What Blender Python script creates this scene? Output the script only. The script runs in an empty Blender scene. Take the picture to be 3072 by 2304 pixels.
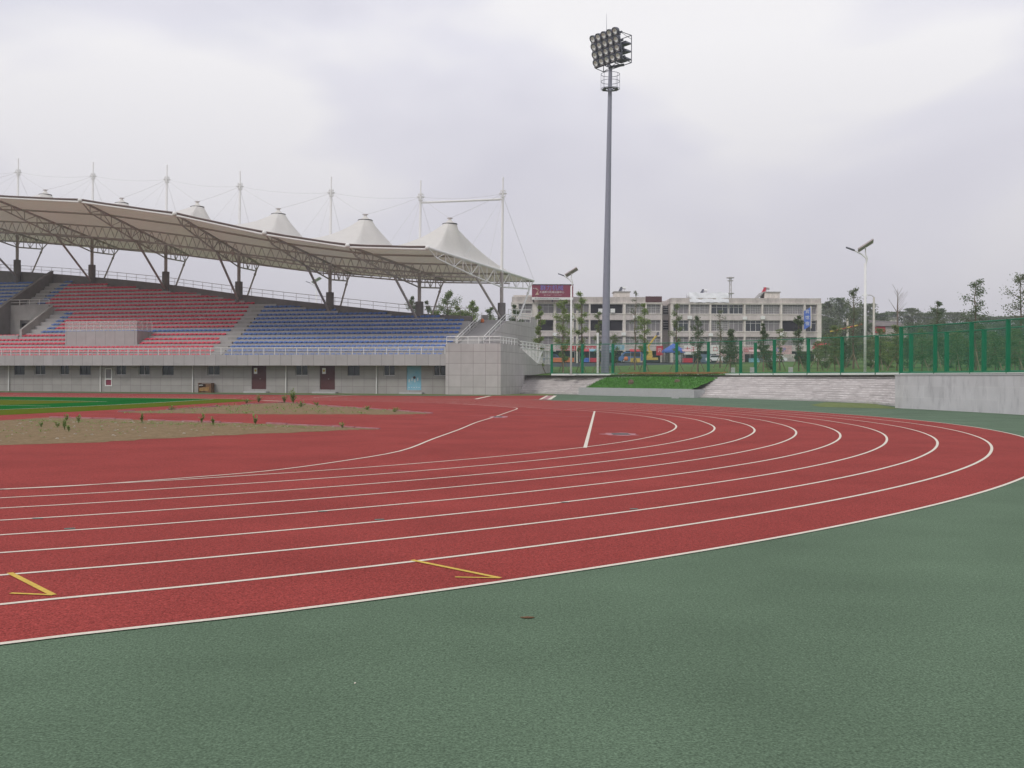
import bpy, bmesh, math, random
from mathutils import Vector, Matrix
R = math.radians
random.seed(7)
scn = bpy.context.scene
col = scn.collection

# ------------------------------------------------------------------ camera
F, HY, H0, ROLL = 3180.0, 1134.0, 1.6, 0.003        # focal length and horizon row in photo pixels, eye height
cd = bpy.data.cameras.new('camera'); cam = bpy.data.objects.new('camera', cd); col.objects.link(cam)
cd.sensor_width = 36; cd.lens = 36*F/3072; cd.shift_y = -(1152-HY)/3072
cd.clip_start = 0.1; cd.clip_end = 6000
c_, s_ = math.cos(ROLL), math.sin(ROLL)
cam.matrix_world = Matrix(((c_, -s_, 0, 0), (0, 0, -1, 0), (s_, c_, 0, H0), (0, 0, 0, 1)))
scn.camera = cam
# ------------------------------------------------------------------ world: bright broken overcast
SUN_EL, SUN_AZ = R(42), R(215)       # azimuth measured clockwise from +Y: the sun stands behind and left of the camera
w = bpy.data.worlds.new('World'); scn.world = w; w.use_nodes = True
nt = w.node_tree; nt.nodes.clear(); N = nt.nodes.new; LK = nt.links.new
out = N('ShaderNodeOutputWorld'); bg = N('ShaderNodeBackground'); bg.inputs[1].default_value = 0.1
sky = N('ShaderNodeTexSky'); sky.sky_type = 'NISHITA'; sky.sun_disc = False
sky.sun_elevation = SUN_EL; sky.sun_rotation = SUN_AZ; sky.air_density = 1.0; sky.dust_density = 2.0
tc = N('ShaderNodeTexCoord'); mp = N('ShaderNodeMapping'); mp.inputs['Scale'].default_value = (1.0, 1.0, 2.1)
mp.inputs['Location'].default_value = (0.35, 0.2, 0.1)
LK(tc.outputs['Generated'], mp.inputs[0])
n1 = N('ShaderNodeTexNoise'); n1.inputs['Scale'].default_value = 2.7; n1.inputs['Detail'].default_value = 3.5; n1.inputs['Roughness'].default_value = 0.5
n1.inputs['Distortion'].default_value = 0.3
n2 = N('ShaderNodeTexNoise'); n2.inputs['Scale'].default_value = 2.2; n2.inputs['Detail'].default_value = 4
LK(mp.outputs[0], n1.inputs[0]); LK(mp.outputs[0], n2.inputs[0])
cr = N('ShaderNodeValToRGB'); e = cr.color_ramp.elements
e[0].position = 0.34; e[0].color = (7.1, 7.05, 7.95, 1); e[1].position = 0.60; e[1].color = (9.3, 9.2, 9.4, 1)
m_ = cr.color_ramp.elements.new(0.50); m_.color = (8.1, 8.05, 8.8, 1)
LK(n1.outputs[0], cr.inputs[0])
# cloud deck gets greyer towards the horizon
sep = N('ShaderNodeSeparateXYZ'); LK(tc.outputs['Generated'], sep.inputs[0])
mr = N('ShaderNodeMapRange'); mr.inputs[1].default_value = 0.0; mr.inputs[2].default_value = 0.30; mr.inputs[3].default_value = 0.0; mr.inputs[4].default_value = 1.0
LK(sep.outputs[2], mr.inputs[0])
hz = N('ShaderNodeMixRGB'); hz.inputs[1].default_value = (6.05, 5.9, 6.4, 1)
LK(mr.outputs[0], hz.inputs[0]); LK(cr.outputs[0], hz.inputs[2])
r2 = N('ShaderNodeValToRGB'); r2.color_ramp.elements[0].position = 0.60; r2.color_ramp.elements[0].color = (1, 1, 1, 1)
r2.color_ramp.elements[1].position = 0.74; r2.color_ramp.elements[1].color = (.86, .86, .86, 1)
LK(n2.outputs[0], r2.inputs[0])
mx = N('ShaderNodeMixRGB'); LK(r2.outputs[0], mx.inputs[0]); LK(sky.outputs[0], mx.inputs[1]); LK(hz.outputs[0], mx.inputs[2])
LK(mx.outputs[0], bg.inputs[0]); LK(bg.outputs[0], out.inputs[0])
# ------------------------------------------------------------------ sun, soft behind thin cloud
ld = bpy.data.lights.new('sun', 'SUN'); ld.energy = 1.15; ld.angle = R(12); ld.color = (1, .96, .9)
sun = bpy.data.objects.new('sun', ld); col.objects.link(sun)
dv = Vector((math.sin(SUN_AZ)*math.cos(SUN_EL), math.cos(SUN_AZ)*math.cos(SUN_EL), math.sin(SUN_EL)))
sun.rotation_euler = dv.to_track_quat('Z', 'Y').to_euler()
scn.view_settings.view_transform = 'Standard'; scn.view_settings.look = 'None'
scn.view_settings.gamma = 1; scn.view_settings.exposure = 0.0
scn.render.engine = 'CYCLES'; scn.cycles.max_bounces = 6; scn.cycles.transparent_max_bounces = 16

# ------------------------------------------------------------------ helpers
def px(x, Y): return (x-1536)/F*Y                    # metres right of the camera axis at distance Y
def pz(y, Y, x=1536): return H0+((HY-y)/F+ROLL*(x-1536)/F)*Y

class MB:
    """collects shapes and builds ONE mesh object"""
    def __init__(s): s.v = []; s.f = []; s.m = []; s.cm = 0
    def face(s, pts):
        n = len(s.v); s.v += [tuple(p) for p in pts]; s.f.append(tuple(range(n, n+len(pts)))); s.m.append(s.cm); return s
    def hexa(s, p):     # 8 corners: bottom 4 (ccw), top 4
        n = len(s.v); s.v += [tuple(q) for q in p]
        for f in ((3, 2, 1, 0), (4, 5, 6, 7), (0, 1, 5, 4), (1, 2, 6, 5), (2, 3, 7, 6), (3, 0, 4, 7)):
            s.f.append(tuple(n+i for i in f)); s.m.append(s.cm)
        return s
    def box(s, x0, x1, y0, y1, z0, z1):
        return s.hexa([(x0, y0, z0), (x1, y0, z0), (x1, y1, z0), (x0, y1, z0), (x0, y0, z1), (x1, y0, z1), (x1, y1, z1), (x0, y1, z1)])
    def tube(s, a, b, r, r2=None, n=8, cap=True):
        a = Vector(a); b = Vector(b); r2 = r if r2 is None else r2; d = (b-a)
        if d.length < 1e-6: return s
        q = d.to_track_quat('Z', 'Y'); k = len(s.v)
        for P, rr in ((a, r), (b, r2)):
            for i in range(n):
                t = 2*math.pi*(i+.5)/n; s.v.append(tuple(P+q @ Vector((rr*math.cos(t), rr*math.sin(t), 0))))
        for i in range(n):
            j = (i+1) % n; s.f.append((k+i, k+j, k+n+j, k+n+i)); s.m.append(s.cm)
        if cap:
            s.f.append(tuple(k+i for i in reversed(range(n)))); s.f.append(tuple(k+n+i for i in range(n))); s.m += [s.cm]*2
        return s
    def path(s, pts, r, n=6):
        for a, b in zip(pts, pts[1:]): s.tube(a, b, r, n=n)
        return s
    def prism(s, poly, z0, z1):
        n = len(s.v); k = len(poly)
        s.v += [(p[0], p[1], z0) for p in poly]+[(p[0], p[1], z1) for p in poly]
        for i in range(k):
            j = (i+1) % k; s.f.append((n+i, n+j, n+k+j, n+k+i)); s.m.append(s.cm)
        s.f.append(tuple(n+i for i in reversed(range(k)))); s.f.append(tuple(n+k+i for i in range(k))); s.m += [s.cm]*2
        return s
    def lathe(s, c, prof, n=16, q=None):
        c = Vector(c); k = len(s.v)
        for r, z in prof:
            for i in range(n):
                t = 2*math.pi*i/n; p = Vector((r*math.cos(t), r*math.sin(t), z))
                if q: p = q @ p
                s.v.append(tuple(c+p))
        for a in range(len(prof)-1):
            for i in range(n):
                j = (i+1) % n; s.f.append((k+a*n+i, k+a*n+j, k+(a+1)*n+j, k+(a+1)*n+i)); s.m.append(s.cm)
        return s
    def add(s, o, M=None):
        n = len(s.v); s.v += [tuple(M @ Vector(v)) for v in o.v] if M else o.v
        s.f += [tuple(n+i for i in f) for f in o.f]; s.m += o.m; return s
    def build(s, name, mats, parent=None, world=False, smooth=False):
        """world=True: vertices are in world space and get moved into the parent's frame"""
        me = bpy.data.meshes.new(name); vs = s.v
        if world and parent is not None:
            p = parent
            while p.parent: p = p.parent
            mi = p.matrix_basis.inverted(); vs = [tuple(mi @ Vector(v)) for v in vs]
        me.from_pydata(vs, [], s.f)
        for m in (mats if isinstance(mats, (list, tuple)) else [mats]): me.materials.append(m)
        if any(s.m): me.polygons.foreach_set('material_index', s.m)
        if smooth: me.polygons.foreach_set('use_smooth', [True]*len(me.polygons))
        me.update(); o = bpy.data.objects.new(name, me); col.objects.link(o)
        if parent is not None: o.parent = parent
        return o
def tag(o, label=None, cat=None, group=None, kind=None):
    if label: o['label'] = label
    if cat: o['category'] = cat
    if group: o['group'] = group
    if kind: o['kind'] = kind
    return o
def empty(name, loc=(0, 0, 0), rz=0.0, label=None, cat=None, group=None):
    o = bpy.data.objects.new(name, None); col.objects.link(o); o.empty_display_size = .3
    o.location = loc; o.rotation_euler = (0, 0, rz)
    o.matrix_basis = Matrix.Translation(loc) @ Matrix.Rotation(rz, 4, 'Z')
    return tag(o, label, cat, group)
def copy_tree(o, parent=None):
    c = o.copy(); col.objects.link(c)
    if parent: c.parent = parent
    for ch in list(o.children): copy_tree(ch, c)
    return c

def mat(name, c, rough=.8, var=0.0, vs=3.0, fine=0.0, fs=60.0, bump=0.0, bs=60.0, metal=0.0, spec=.3, c2=None, dirt=0.0, detail=4, fine2=0.0, stretch=(1, 1, 1)):
    m = bpy.data.materials.new(name); m.use_nodes = True; t = m.node_tree; b = t.nodes['Principled BSDF']
    b.inputs['Base Color'].default_value = (*c, 1); b.inputs['Roughness'].default_value = rough
    b.inputs['Metallic'].default_value = metal; b.inputs['Specular IOR Level'].default_value = spec
    co = t.nodes.new('ShaderNodeTexCoord'); mp = t.nodes.new('ShaderNodeMapping'); mp.inputs['Scale'].default_value = stretch
    t.links.new(co.outputs['Object'], mp.inputs[0]); src = None
    def layer(src, scale, amt, c2=None, rough=.6):
        n = t.nodes.new('ShaderNodeTexNoise'); n.inputs['Scale'].default_value = scale; n.inputs['Detail'].default_value = detail; n.inputs['Roughness'].default_value = rough
        t.links.new(mp.outputs[0], n.inputs[0])
        r = t.nodes.new('ShaderNodeMapRange'); r.inputs[1].default_value = .3; r.inputs[2].default_value = .7
        t.links.new(n.outputs[0], r.inputs[0])
        x = t.nodes.new('ShaderNodeMixRGB')
        if c2 is None:
            x.blend_type = 'MULTIPLY'; x.inputs[0].default_value = 1
            r.inputs[3].default_value = 1-amt; r.inputs[4].default_value = 1+amt
            cb = t.nodes.new('ShaderNodeCombineXYZ')
            for k in range(3): t.links.new(r.outputs[0], cb.inputs[k])
            if src: t.links.new(src, x.inputs[1])
            else: x.inputs[1].default_value = (*c, 1)
            t.links.new(cb.outputs[0], x.inputs[2])
        else:
            r.inputs[3].default_value = 0; r.inputs[4].default_value = amt
            t.links.new(r.outputs[0], x.inputs[0])
            if src: t.links.new(src, x.inputs[1])
            else: x.inputs[1].default_value = (*c, 1)
            x.inputs[2].default_value = (*c2, 1)
        return x.outputs[0]
    if var: src = layer(src, vs, var, c2)
    if fine: src = layer(src, fs, fine)
    if fine2: src = layer(src, fs*.38, fine2)
    if dirt: src = layer(src, .35, dirt)
    if src: t.links.new(src, b.inputs['Base Color'])
    if bump:
        n = t.nodes.new('ShaderNodeTexNoise'); n.inputs['Scale'].default_value = bs; n.inputs['Detail'].default_value = 3
        t.links.new(mp.outputs[0], n.inputs[0]); bp = t.nodes.new('ShaderNodeBump'); bp.inputs['Strength'].default_value = bump; bp.inputs['Distance'].default_value = .01
        t.links.new(n.outputs[0], bp.inputs['Height']); t.links.new(bp.outputs[0], b.inputs['Normal'])
    return m
def tiles(name, c, w_, h_, joint=.02, jc=(.12, .11, .11), off=0.0, var=.06, rough=.6, zoff=0.0, xoff=0.0, vert=True):
    """cladding with joints, u = x + y and v = z, so that it runs round corners"""
    m = mat(name, c, rough); t = m.node_tree; b = t.nodes['Principled BSDF']
    co = t.nodes.new('ShaderNodeTexCoord'); sp = t.nodes.new('ShaderNodeSeparateXYZ'); t.links.new(co.outputs['Object'], sp.inputs[0])
    ad = t.nodes.new('ShaderNodeMath'); ad.operation = 'ADD'; t.links.new(sp.outputs[0], ad.inputs[0]); t.links.new(sp.outputs[1], ad.inputs[1])
    ax = t.nodes.new('ShaderNodeMath'); ax.operation = 'ADD'; ax.inputs[1].default_value = 200+xoff; t.links.new(ad.outputs[0], ax.inputs[0])
    az = t.nodes.new('ShaderNodeMath'); az.operation = 'ADD'; az.inputs[1].default_value = zoff+h_*40; t.links.new(sp.outputs[2], az.inputs[0])
    cb = t.nodes.new('ShaderNodeCombineXYZ'); t.links.new(ax.outputs[0], cb.inputs[0]); t.links.new(az.outputs[0], cb.inputs[1])
    br = t.nodes.new('ShaderNodeTexBrick'); t.links.new(cb.outputs[0], br.inputs[0]); br.offset = off; br.squash = 1
    br.inputs['Scale'].default_value = 1; br.inputs['Brick Width'].default_value = w_; br.inputs['Row Height'].default_value = h_
    br.inputs['Mortar Size'].default_value = joint; br.inputs['Mortar Smooth'].default_value = .1; br.inputs['Bias'].default_value = 0
    br.inputs['Color1'].default_value = (*[v*(1-var) for v in c], 1); br.inputs['Color2'].default_value = (*[v*(1+var) for v in c], 1)
    br.inputs['Mortar'].default_value = (*jc, 1)
    n = t.nodes.new('ShaderNodeTexNoise'); n.inputs['Scale'].default_value = 1.3; n.inputs['Detail'].default_value = 6; t.links.new(co.outputs['Object'], n.inputs[0])
    r = t.nodes.new('ShaderNodeMapRange'); r.inputs[1].default_value = .3; r.inputs[2].default_value = .7; r.inputs[3].default_value = .94; r.inputs[4].default_value = 1.06
    t.links.new(n.outputs[0], r.inputs[0]); cc = t.nodes.new('ShaderNodeCombineXYZ')
    for k in range(3): t.links.new(r.outputs[0], cc.inputs[k])
    x = t.nodes.new('ShaderNodeMixRGB'); x.blend_type = 'MULTIPLY'; x.inputs[0].default_value = 1
    t.links.new(br.outputs[0], x.inputs[1]); t.links.new(cc.outputs[0], x.inputs[2]); t.links.new(x.outputs[0], b.inputs['Base Color'])
    return m

M = {}
M['track'] = mat('track_rubber', (.288, .053, .046), .9, var=.09, vs=.5, fine=.55, fs=75, fine2=.22, bump=.35, bs=90, dirt=.09, spec=.05)
M['track_wide'] = M['track']
M['apron'] = mat('green_rubber', (.112, .166, .110), .9, var=.07, vs=.6, fine=.46, fs=75, fine2=.18, bump=.35, bs=90, dirt=.12, spec=.05)
M['line'] = mat('line_paint', (.72, .67, .57), .7, var=.45, vs=5, c2=(.60, .52, .41), fine=.14, fs=50, bump=.4, bs=70)
M['yellow'] = mat('yellow_paint', (.62, .42, .07), .75, fine=.16, fs=45, bump=.5, bs=70, var=.1, vs=6)
M['turf_d'] = mat('turf_emerald', (.008, .12, .022), 1, var=.15, vs=2, fine=.2, fs=10, spec=0)
M['turf_l'] = mat('turf_olive', (.10, .125, .012), 1, var=.15, vs=2, fine=.2, fs=10, spec=0)
M['sand'] = mat('dry_soil', (.27, .20, .125), 1, spec=.0, var=.8, vs=2.5, c2=(.17, .125, .07), fine=.25, fs=9, bump=1, bs=12, detail=8)
M['grass'] = mat('lawn', (.055, .165, .024), .95, var=.3, vs=3, fine=.35, fs=14, bump=1, bs=15)
M['grass2'] = mat('rough_grass', (.075, .15, .022), .95, var=.3, vs=.3, fine=.3, fs=8)
M['strip'] = mat('grass_strip', (.13, .17, .045), .95, var=.3, vs=1.5, fine=.2, fs=9)
M['road'] = mat('asphalt', (.09, .09, .09), .9, var=.1)
M['conc'] = mat('concrete', (.36, .35, .335), .9, var=.14, vs=.8, fine=.08, fs=12)
M['conc_lt'] = mat('pale_concrete', (.47, .47, .47), .9, var=.2, vs=1.6, fine=.1, fs=12, c2=(.33, .33, .33))
M['tread'] = mat('terrace_concrete', (.42, .41, .405), .9, var=.08, vs=.7, fine=.05, fs=10)
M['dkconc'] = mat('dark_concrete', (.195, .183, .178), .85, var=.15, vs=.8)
M['fascia'] = tiles('fascia_panels', (.41, .395, .39), 1.2, 30, .022, (.20, .185, .185), xoff=.45)
M['clad'] = tiles('stone_cladding', (.46, .435, .425), 1.22, 1.13, .022, (.27, .235, .235), zoff=.4, xoff=.45)
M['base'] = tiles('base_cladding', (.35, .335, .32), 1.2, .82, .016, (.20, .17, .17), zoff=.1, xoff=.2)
M['white'] = mat('white_paint', (.78, .78, .76), .45, var=.05)
M['mastw'] = mat('white_steel', (.80, .79, .78), .4, var=.03)
M['steel'] = mat('truss_steel', (.44, .40, .385), .5, var=.05)
M['cable'] = mat('steel_cable', (.62, .61, .61), .5)
M['black'] = mat('black_rubber', (.03, .03, .035), .6)
M['trim'] = mat('brown_edge_trim', (.12, .085, .075), .6)
M['grey'] = mat('grey_paint', (.26, .265, .325), .5, var=.04)
M['dkgrey'] = mat('dark_grey_paint', (.115, .12, .15), .5)
M['red'] = mat('red_seat_plastic', (.70, .08, .125), .4, var=.12, vs=.8)
M['blue'] = mat('blue_seat_plastic', (.10, .195, .50), .4, var=.12, vs=.8)
M['glass'] = mat('dark_window_glass', (.025, .035, .04), .12, spec=.6, var=.4, vs=.6)
M['glassb'] = mat('grimy_window_glass', (.17, .16, .165), .3, spec=.5, var=.6, vs=.35, c2=(.30, .28, .28))
M['dark'] = mat('dark_interior', (.012, .012, .015), .9)
M['door'] = mat('maroon_door', (.085, .03, .03), .5, var=.05)
M['frame'] = mat('window_frame', (.68, .67, .66), .5)
M['green'] = mat('green_fence_paint', (.0, .165, .075), .5, var=.06)
M['wood'] = mat('worn_wood', (.30, .17, .06), .7, var=.3, vs=3)
M['lwood'] = mat('brown_wood', (.16, .08, .035), .7, var=.3, vs=3)
M['bark'] = mat('bark', (.16, .115, .08), .9, var=.3, vs=4)
M['stake'] = mat('support_stake', (.24, .19, .13), .9, var=.2, vs=4)
M['bwall'] = mat('rendered_wall', (.50, .45, .42), .9, var=.22, vs=.5, fine=.1, fs=4, dirt=.1, stretch=(1.6, 1.6, .5))
M['bpale'] = mat('pale_render', (.66, .61, .56), .9, var=.18, vs=.5, fine=.1, fs=4, stretch=(1.6, 1.6, .5))
M['bpink'] = mat('tiled_spandrel', (.58, .52, .50), .8, var=.12, vs=.7, fine=.1, fs=5, stretch=(1.6, 1.6, .5))
M['redsign'] = mat('red_signboard', (.55, .03, .06), .5, var=.1)
M['maroon'] = mat('maroon_signboard', (.24, .035, .07), .5, var=.08)
M['pinksign'] = mat('pink_signboard', (.62, .42, .42), .5, var=.2, vs=1)
M['bluesign'] = mat('blue_signboard', (.07, .16, .55), .5, var=.05)
M['ltblue'] = mat('light_blue_paint', (.16, .42, .55), .6, var=.5, vs=1.4, c2=(.42, .55, .60))
M['tentblue'] = mat('blue_tent_cloth', (.08, .16, .50), .7)
M['orange'] = mat('orange_plastic', (.62, .19, .07), .5)
M['yel'] = mat('yellow_machine_paint', (.62, .45, .08), .5)
M['tarp'] = mat('white_tarpaulin', (.74, .75, .77), .6, var=.15, vs=.7, bump=.8, bs=1.5)
M['roof'] = mat('grey_tiles', (.17, .15, .14), .8, var=.2, vs=1)
M['shutter'] = mat('roller_shutter', (.34, .35, .37), .5, var=.2, vs=.8)
M['bluegrey'] = mat('blue_grey_paint', (.16, .22, .32), .5, var=.2, vs=.8)
M['carw'] = mat('white_car_paint', (.75, .76, .78), .25, spec=.6)
M['carb'] = mat('blue_car_paint', (.08, .19, .42), .25, spec=.6)
M['panel'] = mat('solar_panel_back', (.46, .40, .40), .6, spec=.2, var=.2, vs=4)
M['lamp'] = mat('lamp_reflector', (.74, .74, .71), .25, metal=.3)
M['drain'] = mat('drain_grate', (.07, .07, .065), .7, var=.3, vs=6)
M['faint'] = mat('bleached_rubber', (.33, .085, .085), .9, fine=.4, fs=60, var=.8, vs=3, c2=(.30, .057, .05), spec=.05)
M['tick'] = mat('teal_mark_paint', (.10, .25, .22), .8, fine=.3, fs=60)
M['rub'] = mat('pale_worn_rubber', (.42, .24, .26), .9, var=.6, vs=2.5, c2=(.36, .08, .09))
# membrane: white coated fabric that lets some light through
mm = mat('white_membrane', (.86, .84, .80), .6, var=.5, vs=.5, c2=(.79, .76, .71), fine=.04, fs=2); M['memb'] = mm
t = mm.node_tree; b = t.nodes['Principled BSDF']; o_ = t.nodes['Material Output']
tr = t.nodes.new('ShaderNodeBsdfTranslucent'); tr.inputs[0].default_value = (.54, .48, .37, 1)
ms = t.nodes.new('ShaderNodeMixShader'); ms.inputs[0].default_value = .26
t.links.new(b.outputs[0], ms.inputs[1]); t.links.new(tr.outputs[0], ms.inputs[2]); t.links.new(ms.outputs[0], o_.inputs[0])
# clear balustrade sheet and wire mesh
def seethrough(name, c, opac, wires=None, th=.055):
    m = mat(name, c, .5); t = m.node_tree; b = t.nodes['Principled BSDF']; o = t.nodes['Material Output']
    tr = t.nodes.new('ShaderNodeBsdfTransparent'); ms = t.nodes.new('ShaderNodeMixShader')
    t.links.new(tr.outputs[0], ms.inputs[1]); t.links.new(b.outputs[0], ms.inputs[2]); t.links.new(ms.outputs[0], o.inputs[0])
    ms.inputs[0].default_value = opac
    if wires:
        co = t.nodes.new('ShaderNodeTexCoord'); sp = t.nodes.new('ShaderNodeSeparateXYZ'); t.links.new(co.outputs['Object'], sp.inputs[0])
        def mt(op, a, b2):
            q = t.nodes.new('ShaderNodeMath'); q.operation = op
            for i, vv in enumerate((a, b2)):
                if isinstance(vv, (int, float)): q.inputs[i].default_value = vv
                else: t.links.new(vv, q.inputs[i])
            return q.outputs[0]
        s2 = mt('ADD', sp.outputs[0], mt('MULTIPLY', sp.outputs[1], -1.0))
        g1 = mt('LESS_THAN', mt('FRACT', mt('DIVIDE', mt('ADD', s2, 500.0), wires), 0), th)
        g2 = mt('LESS_THAN', mt('FRACT', mt('DIVIDE', mt('ADD', sp.outputs[2], 50.0), wires*2), 0), .03)
        t.links.new(mt('MAXIMUM', g1, g2), ms.inputs[0])
    return m
M['clear'] = seethrough('hazy_balustrade_sheet', (.60, .56, .56), .35)
M['mesh'] = seethrough('green_wire_mesh', (.0, .14, .07), .2, wires=.14)
M['mesh2'] = seethrough('green_close_mesh', (.0, .21, .10), .2, wires=.045, th=.10)
def leafmat(name, c, c2):
    m = mat(name, c, .6, var=1.0, vs=1.2, c2=c2, spec=.2); t = m.node_tree; b = t.nodes['Principled BSDF']; o = t.nodes['Material Output']
    tr = t.nodes.new('ShaderNodeBsdfTranslucent'); tr.inputs[0].default_value = (*[min(1, v*1.4) for v in c], 1)
    ms = t.nodes.new('ShaderNodeMixShader'); ms.inputs[0].default_value = .3
    t.links.new(b.outputs[0], ms.inputs[1]); t.links.new(tr.outputs[0], ms.inputs[2]); t.links.new(ms.outputs[0], o.inputs[0]); return m
M['leaf'] = leafmat('mid_green_leaves', (.15, .205, .08), (.22, .26, .12))
M['leafy'] = leafmat('fresh_green_leaves', (.19, .27, .075), (.28, .33, .12))
M['leafd'] = leafmat('dark_green_leaves', (.09, .135, .06), (.15, .19, .10))
M['soilstone'] = mat('soil_stones', (.34, .30, .24), .9, var=.3, vs=9)
M['weed'] = leafmat('weed_leaves', (.17, .26, .06), (.26, .33, .12))
M['leafg'] = leafmat('grey_green_leaves', (.13, .165, .09), (.19, .21, .13))

# ================================================================== GROUND
def spline(pts, k=5):
    out = []
    P = [Vector(p) for p in pts]
    for i in range(len(P)-1):
        p0 = P[max(i-1, 0)]; p1 = P[i]; p2 = P[i+1]; p3 = P[min(i+2, len(P)-1)]
        for j in range(k):
            t = j/k; out.append(.5*((2*p1)+(p2-p0)*t+(2*p0-5*p1+4*p2-p3)*t*t+(3*p1-p0-3*p2+p3)*t**3))
    out.append(P[-1]); return out
def ribbon(pts, wd, z):
    mb = MB(); P = [Vector(p) for p in pts]; L = []
    for i, p in enumerate(P):
        d = P[min(i+1, len(P)-1)]-P[max(i-1, 0)]; n = Vector((-d.y, d.x)).normalized()*wd/2; L.append((p+n, p-n))
    for (a, b), (c, d) in zip(L, L[1:]): mb.face([(a.x, a.y, z), (b.x, b.y, z), (d.x, d.y, z), (c.x, c.y, z)])
    return mb
def sheet(name, poly, z, m, kind='structure', label=None, cat=None, group=None):
    bm = bmesh.new(); vs = [bm.verts.new((p[0], p[1], z)) for p in poly]
    es = [bm.edges.new((vs[i], vs[(i+1) % len(vs)])) for i in range(len(vs))]
    bmesh.ops.triangle_fill(bm, edges=es, use_beauty=True, normal=(0, 0, 1))
    for f in bm.faces:
        if f.normal.z < 0: f.normal_flip()
    me = bpy.data.meshes.new(name); bm.to_mesh(me); bm.free(); me.materials.append(m)
    o = bpy.data.objects.new(name, me); col.objects.link(o); tag(o, label, cat, group, kind); return o
MB().face([(-3000, -1500, -.02), (3000, -1500, -.02), (3000, 4500, -.02), (-3000, 4500, -.02)]).build('ground', M['grass2'])['kind'] = 'structure'

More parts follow.
